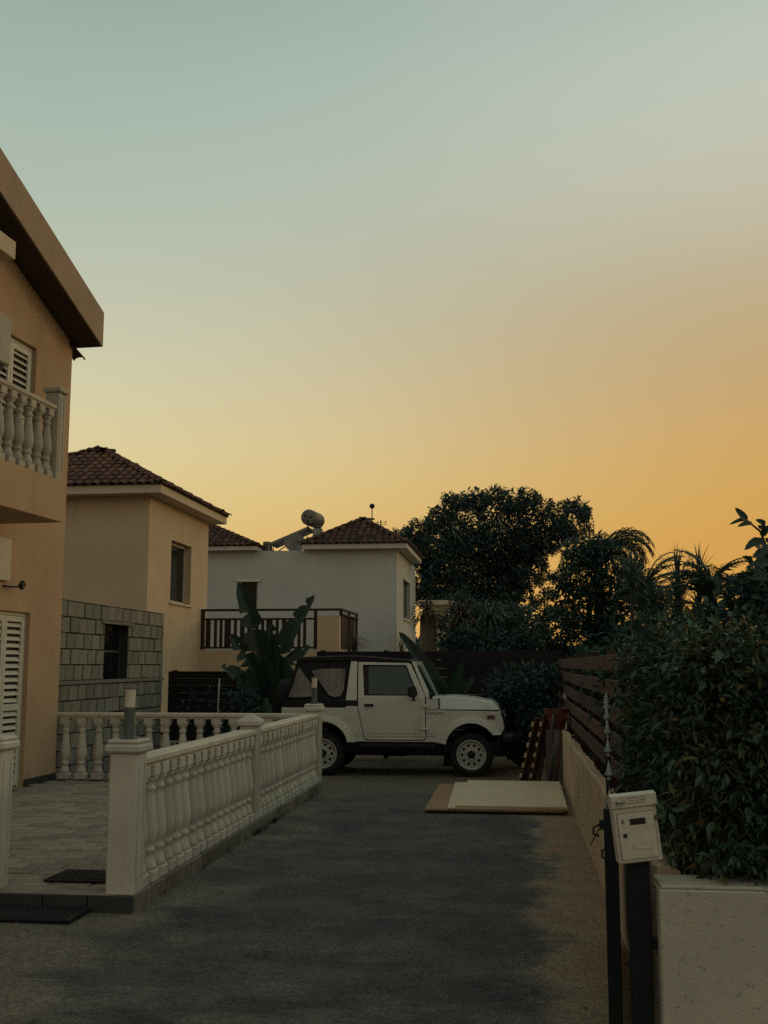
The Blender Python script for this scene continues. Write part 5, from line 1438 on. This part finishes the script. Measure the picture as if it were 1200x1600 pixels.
# ---- tree and shrub builders
def tree(name, label, cat, base, blobs, leaf, trunk, per=90, L=.14, W=.055, mat='leaf_tree', limbs=True, group=None, shell=.6, trunk_r=.16, core=None):
    t = thing(name, tuple(base), label, cat, group)
    P_, D_, U_, Ls, Ws = blob_leaves(blobs, per, L, W, shell=shell, outward=.35)
    keep = P_[:, 2] > .03
    stuff_leaves('crown', M[mat], t, P_[keep], D_[keep], U_[keep], Ls[keep], Ws[keep])
    q = MB(); b0 = Vector(base); bz = max(b[2] for b in blobs)
    cx = sum(b[0] for b in blobs) / len(blobs); cy_ = sum(b[1] for b in blobs) / len(blobs); cz = sum(b[2] for b in blobs) / len(blobs)
    fork = b0.lerp(Vector((cx, cy_, cz)), .55)
    q.tube([b0 - Vector((0, 0, .05)), b0.lerp(fork, .5) + Vector((.05, 0, 0)), fork], [trunk_r * 1.25, trunk_r, trunk_r * .75], 9)
    for bl_ in sorted(blobs, key=lambda q_: -q_[3])[:14]:
        e = Vector(bl_[:3]); mid = fork.lerp(e, .5) + Vector((random.uniform(-.1, .1), random.uniform(-.1, .1), .15))
        q.tube([fork, mid, e], [trunk_r * .42, trunk_r * .22, trunk_r * .06], 6)
        for _ in range(3):
            dd = Vector((random.gauss(0, 1), random.gauss(0, 1), random.gauss(0, 1))).normalized()
            q.tube([mid.lerp(e, .6), e + Vector((dd.x * bl_[3], dd.y * bl_[4], dd.z * bl_[5])) * .85], [trunk_r * .14, trunk_r * .05], 4)
    q.build('trunk', M['bark'], t, fix=False)
    return t

def blobs_at(lst, Y, dyr=1.0, s_=None):
    out_ = []
    for (px, py, r) in lst:
        yy = Y + random.uniform(-dyr, dyr); p_ = P(px, py, yy); rr = r * yy / 1716.0
        out_.append((p_.x, yy, p_.z, rr, rr * 1.05, rr * .92))
    return out_
YT = 50
def puffs(lst, n_, r0, r1):
    # small tufts scattered over the outline of the bigger clumps
    o_ = list(lst)
    for (x_, y_, r_) in lst:
        k_ = max(3, int(n_ * r_ / 40))
        for _ in range(k_):
            a_ = random.uniform(0, 2 * pi); q_ = r_ * random.uniform(.75, 1.0)
            o_.append((x_ + q_ * cos(a_), y_ - q_ * sin(a_), random.uniform(r0, r1)))
    return o_
big = [(648, 846, 20), (662, 826, 18), (690, 812, 22), (712, 790, 20), (742, 783, 22), (768, 775, 17), (792, 786, 20), (822, 784, 20), (846, 795, 16), (872, 800, 17), (898, 795, 19), (914, 812, 12), (634, 850, 10), (905, 830, 16),
       (700, 850, 44), (755, 838, 52), (815, 832, 42), (862, 832, 28), (668, 890, 32), (715, 900, 50), (780, 890, 50), (822, 872, 30), (690, 935, 38), (745, 945, 46), (790, 945, 34), (882, 828, 20), (655, 925, 18), (842, 858, 22), (810, 915, 22), (848, 880, 9), (840, 905, 8), (856, 930, 9), (862, 900, 6), (632, 838, 13), (626, 850, 9), (648, 868, 16), (838, 940, 9), (850, 962, 11), (845, 985, 13), (868, 955, 7)]
tree('broadleaf_tree', 'big dark round crowned tree rising behind the jeep against the sunset sky', 'tree', P(775, 1085, YT), blobs_at(puffs(puffs(big, 8, 5, 10), 3, 2.5, 5), YT, 1.6), None, None, per=105, L=.15, W=.075, mat='leaf_tree', trunk_r=.25, shell=.8)
bt = bpy.context.scene.objects['broadleaf_tree']
P_, D_, U_, Ls, Ws = blob_leaves([b_ for b_ in blobs_at(big, YT, 1.0) if b_[3] > .55], 26, .30, .17, shell=1.0, outward=.2)
stuff_leaves('inner_foliage', M['leaf_tree'], bt, P_, D_, U_, Ls, Ws)
tree('dense_tree', 'dense dark shrubby tree below the big crown, behind the slatted fence', 'tree', P(760, 1110, 22.6), blobs_at(puffs([(700, 985, 30), (735, 990, 34), (775, 985, 32), (812, 985, 28), (725, 955, 28), (845, 1000, 24), (715, 1015, 24), (760, 1015, 30), (805, 1015, 26), (840, 1025, 22), (765, 1045, 26), (720, 1045, 24), (815, 1045, 24)], 4, 8, 14), 22.6, .4), None, None, per=190, L=.13, W=.05, mat='leaf_shrub', trunk_r=.08)
tree('dense_tree', 'dark tree filling the gap between the white house corner and the big crown', 'tree', P(700, 1090, 34), blobs_at(puffs([(705, 960, 34), (740, 965, 36), (780, 975, 34), (820, 975, 28), (705, 1000, 30), (750, 1010, 34), (800, 1010, 34), (840, 1010, 26)], 4, 8, 14), 34, .5), None, None, per=110, L=.17, W=.075, mat='leaf_tree', trunk_r=.10)
tree('laurel_tree', 'dark green tree behind the board fence, left of the spiky palms', 'tree', P(905, 1110, 20), blobs_at(puffs([(902, 872, 20), (930, 858, 24), (955, 875, 24), (985, 890, 22), (885, 905, 20), (885, 930, 26), (912, 905, 34), (948, 915, 32), (880, 970, 26), (925, 960, 44), (970, 960, 38), (905, 1000, 36), (955, 1005, 40), (1000, 1000, 34), (870, 1010, 18), (926, 872, 18), (985, 915, 30), (1010, 940, 28), (1040, 955, 28)], 5, 5, 10), 20, .35), None, None, per=300, L=.12, W=.045, mat='leaf_shrub', trunk_r=.09)

# ---- palms: arching fronds with drooping leaflets
def palm(name, label, base, crown, fronds, fl, leaflet, mat='leaf_palm', trunk_r=.10, droop=1.0, seed=0, cat='palm', upright=.5, group=None, aimed=None, skirt=0.0):
    rnd = random.Random(seed)
    t = thing(name, tuple(base), label, cat, group)
    c_ = Vector(crown); b_ = Vector(base)
    q = MB(); q.tube([b_, b_.lerp(c_, .5) + Vector((.03, 0, 0)), c_], [trunk_r * 1.2, trunk_r, trunk_r * .8], 10); q.build('trunk', M['bark'], t)
    for k in range(fronds):
        if aimed and k < len(aimed): az, el, L0 = aimed[k]
        else: az = rnd.uniform(0, 2 * pi); el = rnd.uniform(upright - .5, upright + .6); L0 = fl * rnd.uniform(.75, 1.15)
        h = Vector((cos(az), sin(az), 0)); pts = []; pos = c_ - Vector((0, 0, skirt * rnd.random() if not (aimed and k < len(aimed)) else 0)); e = el
        n_ = 10
        for i in range(n_ + 1):
            pts.append(pos.copy()); dv_ = h * cos(e) + Vector((0, 0, sin(e))); pos += dv_ * L0 / n_; e -= droop * (.10 + .16 * (i / n_))
        q = MB(); q.tube(pts, [.016 * (1 - .8 * i / n_) + .003 for i in range(n_ + 1)], 4, cap=False)
        sdv = h.cross(Vector((0, 0, 1)))
        m_ = int(L0 * 17)
        for i in range(m_):
            u = .15 + .85 * i / m_; f = u * n_; j = min(int(f), n_ - 1); p_ = pts[j].lerp(pts[j + 1], f - j); dv_ = (pts[j + 1] - pts[j]).normalized()
            ll = leaflet * (sin(pi * min(.97, u * .9 + .08)) ** .5) * rnd.uniform(.8, 1.15)
            for sg in (-1, 1):
                d0 = (sdv * sg * .8 + dv_ * .75 + Vector((0, 0, rnd.uniform(-.1, .25)))).normalized()
                p1 = p_ + d0 * ll * .5; p2 = p1 + (d0 + Vector((0, 0, -.9 * droop))).normalized() * ll * .5
                wv = dv_.cross(d0).normalized() * .006 + dv_ * .013
                q.add([p_ - wv * .5, p_ + wv * .5, p1 + wv * .6, p1 - wv * .6, p2], [(0, 1, 2, 3), (3, 2, 4)])
        q.build('frond', M[mat], t, fix=False)
    return t
c1 = P(935, 868, 21)
palm('feather_palm', 'feathery palm with drooping fronds standing right of the big tree', P(935, 1120, 21), c1, 26, 1.05, .42, seed=3, droop=1.35, upright=.6,
     aimed=[(-.15, 1.15, 1.2), (.1, .85, 1.3), (-.35, .95, 1.2), (-.1, 1.0, 1.3), (-.3, .8, 1.25), (.25, .7, 1.2), (.05, 1.25, 1.0), (2.9, .9, 1.0), (3.3, 1.1, .9), (-.5, .6, 1.1), (-.2, .35, 1.0), (0.1, .1, .9)])
c2 = P(1010, 912, 18)
palm('feather_palm', 'wispy palm with thin pointed fronds in the middle of the row above the hedge', P(1010, 1130, 18), c2, 40, .75, .24, skirt=.6, trunk_r=.04, seed=5, droop=.8, upright=.8,
     aimed=[(.0, .9, .8), (3.0, 1.2, .75), (.4, 1.3, .8), (-.4, 1.1, .8), (-.2, .6, .8)])
c3 = P(1112, 910, 15)
palm('feather_palm', 'spiky palm with bristling fronds nearest the right, behind the hedge', P(1112, 1150, 15), c3, 50, .66, .22, skirt=.6, trunk_r=.04, seed=8, droop=.75, upright=.9,
     aimed=[(3.1, .9, .75), (2.9, .5, .7), (.1, 1.0, .7), (.0, .4, .7), (3.3, 1.2, .7), (2.6, 1.3, .65)])
# yucca swords
def yucca(label, centre, base, n_, L0, seed, mat='leaf_palm', spread=1.0, name='yucca', w_=.022, cat='plant', bend=.5, trunk_r=.05, skirt=0.0):
    rnd = random.Random(seed); t = thing(name, tuple(base), label, cat)
    c_ = Vector(centre); q = MB(); q.tube([Vector(base), c_], [trunk_r * 1.3, trunk_r], 8); q.build('trunk', M['bark_pale' if trunk_r > .12 else 'bark'], t)
    for k in range(n_):
        az = rnd.uniform(0, 2 * pi); el = rnd.uniform(.25, 1.5) if spread < 1.5 else rnd.uniform(-.9, 1.4)
        c_ = Vector(centre) - Vector((0, 0, skirt * rnd.random() ** 1.3))
        ll = L0 * rnd.uniform(.7, 1.15); d_ = Vector((cos(az) * cos(el) * spread, sin(az) * cos(el) * spread, sin(el))).normalized()
        sd = d_.cross(Vector((0, 0, 1))).normalized() * w_; p1 = c_ + d_ * ll * .55; p2 = p1 + (d_ - Vector((0, 0, bend))).normalized() * ll * .45
        q = MB(); q.add([c_ - sd * .7, c_ + sd * .7, p1 + sd, p1 - sd, p2, (c_ + p1) / 2 - Vector((0, 0, .006))], [(0, 1, 2, 3), (3, 2, 4)])
        q.build('blade', M[mat], t, fix=False)
    return t
yucca('sword leaved yucca standing up between the palms, its blades dark against the sky', P(1058, 912, 16), P(1058, 1140, 16), 110, .62, 21, spread=.9, skirt=.75, trunk_r=.03, w_=.013)
yucca('slim yucca with tall curved blades right of the tallest yucca, over the hedge', P(1092, 900, 15.6), P(1092, 1140, 15.6), 90, .50, 31, spread=.9, w_=.011, skirt=.7, trunk_r=.03)
yucca('ragged yucca between the drooping feather palm and the wispy palm', P(988, 895, 17.5), P(988, 1130, 17.5), 90, .50, 32, spread=.9, w_=.011, skirt=.6, trunk_r=.03)
yucca('low yucca with stiff blades showing over the hedge left of the tallest yucca', P(1022, 935, 15.5), P(1022, 1140, 15.5), 90, .50, 22, spread=.9, w_=.012, skirt=.6, trunk_r=.03)
yucca('pale trunked yucca with a fountain of dry blades behind the jeep roof', P(669, 960, 22), P(669, 1115, 22), 90, .62, 23, mat='leaf_dry', spread=2.0, trunk_r=.16, bend=.9)
yucca('second dry leaved yucca hanging behind the strelitzia', P(722, 962, 21.6), P(722, 1115, 21.6), 90, .62, 24, mat='leaf_dry', spread=2.0, trunk_r=.06, bend=1.0)
yucca('arching dark yucca under the big tree above the slatted fence', P(765, 965, 21.5), P(765, 1110, 21.5), 80, .60, 25, mat='leaf_palm', spread=2.0, trunk_r=.05, bend=1.0)
yucca('grassy fountain plant spilling beside the terrace parapet', P(553, 1002, 24.0), P(553, 1105, 24.0), 120, .50, 26, mat='leaf_dry', spread=2.0, w_=.007, bend=.9, trunk_r=.05, name='fountain_grass')
yucca('thin leaved grass clump behind the jeep roof rail', P(628, 1022, 19.5), P(628, 1115, 19.5), 34, .42, 27, mat='leaf_dry', spread=1.0, w_=.006, bend=.3, trunk_r=.03, name='fountain_grass')

# ---- shrubs
def shrub(label, blobs, per=260, L=.10, W=.045, mat='leaf_shrub', name='shrub', cat='shrub', stems=14):
    x_ = sum(b[0] for b in blobs) / len(blobs); y_ = sum(b[1] for b in blobs) / len(blobs)
    t = thing(name, (x_, y_, 0), label, cat)
    P_, D_, U_, Ls, Ws = blob_leaves(blobs, per, L, W, shell=.7); k = P_[:, 2] > .02
    stuff_leaves('foliage', M[mat], t, P_[k], D_[k], U_[k], Ls[k], Ws[k])
    q = MB()
    for _ in range(stems):
        b_ = random.choice(blobs); q.tube([(x_ + random.uniform(-.1, .1), y_ + random.uniform(-.1, .1), -.02), (b_[0], b_[1], b_[2] * .6), (b_[0] + random.uniform(-.5, .5) * b_[3], b_[1] + random.uniform(-.5, .5) * b_[4], b_[2] + .5 * b_[5])], [.02, .012, .004], 5)
    q.build('stem', M['bark'], t, fix=False)
    return t
shrub('dark shrubs standing just behind the slatted fence under the big tree', blobs_at(puffs([(705, 1010, 20), (730, 1000, 24), (760, 1002, 24), (790, 1005, 22), (820, 1008, 20), (850, 1005, 20), (740, 1035, 24), (780, 1035, 26), (820, 1035, 24), (860, 1030, 20)], 4, 6, 10), 20.2, .3), per=260, L=.10, W=.045)
shrub('dense dark green shrub in front of the fence beyond the jeep bonnet', blobs_at([(800, 1075, 36), (840, 1065, 32), (825, 1110, 42), (790, 1120, 32), (850, 1115, 30), (860, 1060, 22), (810, 1150, 36), (845, 1155, 32), (768, 1140, 24), (780, 1085, 22)], 17.4, .25), per=230, L=.11, W=.05)
shrub('dark bush behind the back balustrade, left of the banana plant', blobs_at([(385, 1085, 20), (372, 1110, 22), (398, 1125, 26), (365, 1140, 26), (385, 1160, 30), (350, 1165, 24)], 16.7, .2), per=260, L=.09, W=.04)
shrub('sparse shrub with a pale stake beside the black slatted fence', blobs_at([(300, 1085, 14), (318, 1098, 16), (285, 1108, 14), (335, 1075, 13), (310, 1125, 20), (345, 1100, 14)], 17.6, .2), per=90, L=.09, W=.035)
q = MB(); q.tube([P(338, 1190, 17.3), P(341, 1100, 17.3), P(343, 1060, 17.35)], .014, 6)
tag(q.build('plant_stake', M['plastic_white']), 'thin pale stake standing in front of the black slatted fence', 'stake')
shrub('low hedge with yellow edged leaves leaning over the top of the board fence', [(.95, 9.3, 1.3, .25, .8, .4), (1.05, 10.6, 1.35, .25, .9, .35), (1.0, 12.2, 1.35, .25, .9, .35), (1.1, 14, 1.35, .3, 1.1, .4), (1.1, 16.5, 1.3, .3, 1.4, .5), (1.0, 9.5, .6, .2, 1.2, .5), (1.05, 12.5, .6, .2, 1.8, .5), (1.1, 16.5, .6, .25, 2, .5)], per=330, L=.10, W=.045, mat='leaf_shrub')
shrub('tall dark hedge standing between the near hedge and the palms', blobs_at([(985, 1005, 38), (1030, 992, 36), (1075, 990, 34), (1120, 975, 36), (1165, 940, 40), (1200, 920, 44), (1000, 1030, 50), (1060, 1020, 55), (1130, 1030, 56), (1190, 1000, 60), (1240, 930, 60), (1240, 1040, 60)], 11.0, .5), per=300, L=.13, W=.055)

# ---- the near hedge: single leaves in front, the rest as one mass
hd = thing('hedge', (1.6, 6.2, 0), 'large leafy hedge with some yellowing leaves overhanging the pale front wall', 'hedge')
HB = []
for i in range(330):
    y_ = random.uniform(4.95, 7.7); x_ = random.choice((random.uniform(.80, 1.0), random.uniform(.80, 1.1), random.uniform(.9, 3.0)))
    tp = 1.76 + .15 * (x_ - .8) + .03 * (y_ - 5) + .12 * math.sin(x_ * 4 + y_ * 2.2)
    z_ = random.uniform(.82, tp - .22)
    r = random.uniform(.17, .27); HB.append((x_ + r * .2, y_ + r * .2, z_, r * 1.0, r * 1.05, r))
for i in range(150):
    y_ = random.uniform(4.98, 7.5); HB.append((random.uniform(.78, .90) + (.04 if y_ < 5.4 else 0), y_, random.uniform(.86, 1.66), .14, .17, .17))
for i in range(30):
    HB.append((.84 + i * .075, 4.84 + random.uniform(-.03, .04), .76 + random.uniform(-.04, .08), .12, .12, .10))
for i in range(26):
    x_ = .80 + i * .09; HB.append((x_, 4.93 + random.uniform(-.05, .1), .82 + random.uniform(-.06, .1), .15, .15, .14))
for i in range(90):
    x_ = random.uniform(.80, 3.0); HB.append((x_, 5.12 + random.uniform(-.1, .12), random.uniform(.85, 1.50 + .13 * x_), .21, .19, .21))
P_, D_, U_, Ls, Ws = blob_leaves(HB, 320, .052, .0205, shell=.85, outward=.4)
D_ = D_ + np.array([-.15, -.25, -.15])
k = (P_[:, 2] > .58) & ~((P_[:, 1] > 4.66) & (P_[:, 1] < 4.98) & (P_[:, 2] < .70)) & (P_[:, 0] > .64)
Ls = Ls * rng.choice([.7, 1.0, 1.0, 1.5], len(Ls)); Ws = Ws * rng.choice([.8, 1.0, 1.2], len(Ws))
P_, D_, U_, Ls, Ws = P_[k], D_[k], U_[k], Ls[k], Ws[k]
dist = np.linalg.norm(P_ - np.array([0, 0, EYE]), axis=1)
yel = rng.random(len(P_)) < .045 + .10 * (np.sin(P_[:, 0] * 5) * np.sin(P_[:, 2] * 6 + 1) > .5)
near_i = np.argsort(dist)[:290]
mask = np.zeros(len(P_), bool); mask[near_i] = True
lv, lf = leaf_arrays7(np.zeros((1, 3)), np.array([[0, 1.0, 0]]), np.array([[0, 0, 1.0]]), np.array([1.0]), np.array([.36]), .22)
leaf_me = np_mesh('leaf', lv, lf, M['leaf_hedge']); leaf_me_y = np_mesh('leaf', lv, lf, M['leaf_yellow'])
for i in near_i:
    d_ = Vector(D_[i]).normalized(); sd = d_.cross(Vector(U_[i])).normalized(); up_ = sd.cross(d_)
    s_ = Ls[i] * 1.05
    Mx = Matrix(((sd.x * s_, d_.x * s_, up_.x * s_, P_[i][0]), (sd.y * s_, d_.y * s_, up_.y * s_, P_[i][1]), (sd.z * s_, d_.z * s_, up_.z * s_, P_[i][2]), (0, 0, 0, 1)))
    link_mesh('leaf', leaf_me_y if yel[i] else leaf_me, hd, Mx)
m1 = (~mask) & (~yel); m2 = (~mask) & yel
stuff_leaves('foliage', M['leaf_hedge'], hd, P_[m1], D_[m1], U_[m1], Ls[m1], Ws[m1], stuff=True, fine=True)
stuff_leaves('yellow_foliage', M['leaf_yellow'], hd, P_[m2], D_[m2], U_[m2], Ls[m2], Ws[m2], stuff=True, fine=True)
q = MB()
for i in range(150):
    b_ = random.choice(HB); x0_ = random.uniform(.95, 3); y0_ = random.uniform(5.1, 7.8)
    q.tube([(x0_, y0_, -.02), ((x0_ + b_[0]) / 2 + .05, (y0_ + b_[1]) / 2, b_[2] * .55), (b_[0], b_[1], b_[2]), (b_[0] + random.uniform(-.2, .1), b_[1] - .1, b_[2] + .2)], [.018, .012, .007, .002], 5)
q.build('branch', M['bark'], hd, fix=False)
# the stray sprig that reaches out over the mailbox
q = MB(); sp = [(.80, 4.98, .95), (.68, 4.80, .985), (.60, 4.70, .985)]; q.tube(sp, [.005, .004, .002], 5); q.build('twig', M['bark'], hd)
for (p_, d_, l_) in (((.60, 4.70, .985), (-.5, -.1, .55), .07), ((.61, 4.70, .985), (-.8, -.2, -.45), .07), ((.63, 4.72, .985), (.6, -.3, .1), .06), ((.62, 4.71, .98), (.3, -.2, -.9), .07), ((.66, 4.77, .985), (.5, -.5, .3), .06), ((.60, 4.70, .985), (-.2, -.1, -.9), .06)):
    d_ = Vector(d_).normalized(); sd = d_.cross(Vector((.2, -1, .3))).normalized(); up_ = sd.cross(d_)
    Mx = Matrix(((sd.x * l_, d_.x * l_, up_.x * l_, p_[0]), (sd.y * l_, d_.y * l_, up_.y * l_, p_[1]), (sd.z * l_, d_.z * l_, up_.z * l_, p_[2]), (0, 0, 0, 1)))
    link_mesh('leaf', leaf_me, hd, Mx)
# tall shoot at the right edge
sh = thing('leafy_shoot', tuple(P(1215, 1500, 7.5)), 'tall shoot with large glossy leaves dark against the sky at the right edge', 'plant')
q = MB(); q.tube([P(1215, 1430, 7.5), P(1212, 1100, 7.5), P(1205, 900, 7.5), P(1190, 832, 7.5), P(1168, 814, 7.5)], [.03, .02, .012, .009, .005], 6); q.build('stem', M['bark'], sh)
for (a, m_, b_, w_) in (((1168, 814), (1160, 806), (1148, 793), .055), ((1170, 814), (1158, 812), (1139, 820), .03), ((1176, 818), (1165, 818), (1152, 823), .035), ((1186, 826), (1192, 818), (1180, 812), .05), ((1190, 838), (1196, 828), (1204, 822), .05),
                        ((1198, 850), (1180, 846), (1163, 860), .06), ((1200, 860), (1188, 862), (1176, 872), .05), ((1202, 852), (1194, 860), (1186, 874), .05), ((1204, 880), (1190, 878), (1172, 884), .06), ((1206, 905), (1190, 900), (1170, 905), .06), ((1206, 890), (1216, 884), (1228, 890), .07), ((1203, 868), (1212, 850), (1222, 846), .06)):
    big_leaf(sh, [P(*a, 7.5), P(*m_, 7.45), P(*b_, 7.42)], w_, (.1, -1, .2), .3, 0, seg=6, rib=False, mat='leaf_shrub')
shrub('bushy growth at the right edge under the tall shoot', blobs_at([(1190, 905, 30), (1215, 880, 34), (1160, 925, 24), (1230, 940, 50), (1195, 960, 40)], 8.0, .2), per=330, L=.085, W=.04)

# pale canopy beyond the fence
t = thing('garden_umbrella', tuple(P(800, 1100, 24)), 'pale domed canopy half hidden by foliage beyond the slatted fence', 'umbrella')
cp = P(800, 1012, 24); q = MB(); q.lathe([(.56, -.08), (.55, -.02), (.42, .08), (.22, .14), (.001, .16)], 18, tuple(cp)); q.build('canopy', M['pale_cloth'], t)
q = MB(); q.tube([(cp.x, cp.y, 0), (cp.x, cp.y, cp.z + .2)], .03, 8); q.build('pole', M['steel_pole'], t)

# clutter between the back balustrade and the fence
t = thing('wire_basket', tuple(P(280, 1195, 15.2)), 'grey wire mesh basket behind the back balustrade', 'basket')
c_ = P(280, 1180, 15.2); c_.z = 0; q = MB()
for z_ in (.02, .12, .22, .32, .42, .5): q.tube([(c_.x + .17 * cos(a_ * pi / 8), c_.y + .17 * sin(a_ * pi / 8), z_) for a_ in range(17)], .006, 4)
for a_ in range(14): q.tube([(c_.x + .17 * cos(a_ * pi / 7), c_.y + .17 * sin(a_ * pi / 7), .01), (c_.x + .17 * cos(a_ * pi / 7), c_.y + .17 * sin(a_ * pi / 7), .5)], .006, 4)
q.build('mesh', M['plastic_white'], t)
q = MB(); q.lathe([(.001, 0.01), (.14, 0.01), (.15, .3), (.001, .36)], 12, tuple(c_)); q.build('filling', M['stone_grey'], t)
c_ = P(236, 1190, 15.0); q = MB(); q.box(c_.x - .14, c_.x + .14, 14.9, 15.25, .0, .22, .03)
tag(q.build('crate', M['red_plastic']), 'dark red plastic crate behind the back balustrade', 'crate')
c_ = P(330, 1190, 15.4); q = MB(); q.lathe([(.001, 0), (.10, 0), (.13, .26), (.145, .27), (.14, .30), (.11, .3), (.001, .27)], 16, (c_.x, 15.4, 0))
tag(q.build('plant_pot', M['terracotta'], smooth_angle=40), 'empty clay plant pot behind the back balustrade near the stake', 'plant pot')
# weeds at the foot of the balustrade
P_ = []; D_ = []
for i in range(40):
    yy = random.uniform(10.2, 11.2) if i < 26 else random.uniform(7.3, 13.6); base = np.array([-2.445 + random.uniform(0, .04), yy, .0])
    for k_ in range(5): P_.append(base); D_.append([random.uniform(-.5, .8), random.uniform(-.8, .8), 1.0])
P_ = np.array(P_); D_ = np.array(D_); n_ = len(P_)
o = stuff_leaves('weeds', M['leaf_shrub'], None, P_, D_, np.tile([1.0, .2, 0], (n_, 1)), .03 + .05 * rng.random(n_), np.full(n_, .008)); tag(o, 'small weeds along the foot of the driveway balustrade', 'weeds', kind='stuff')
# fallen leaves on the asphalt
n_ = 110
P_ = np.stack([rng.uniform(-2.3, .5, n_), rng.uniform(4.6, 12.5, n_), np.full(n_, .008)], 1)
o = stuff_leaves('fallen_leaves', M['leaf_dry'], None, P_, np.stack([rng.normal(size=n_), rng.normal(size=n_), np.full(n_, .05)], 1), np.tile([0, 0, 1.0], (n_, 1)), .025 + .03 * rng.random(n_), np.full(n_, .014), droop=-.1); tag(o, 'a few dry leaves scattered on the asphalt', 'leaves', kind='stuff')
# far belt of trees closing the view beyond the gardens
fb = []
for i in range(60):
    a_ = -1.15 + 2.3 * i / 59; R_ = random.uniform(75, 90); hgt = random.uniform(2.2, 3.4)
    fb.append((R_ * sin(a_), R_ * cos(a_), hgt * .5, 3.2, 3, hgt * .6))
P_, D_, U_, Ls, Ws = blob_leaves(fb, 5, .8, .5, shell=.3)
k = P_[:, 2] > 0
o = stuff_leaves('far_woods', M['leaf_tree'], None, P_[k], D_[k], U_[k], Ls[k], Ws[k]); tag(o, 'low dark belt of trees on the horizon beyond the houses', 'woods', kind='stuff')
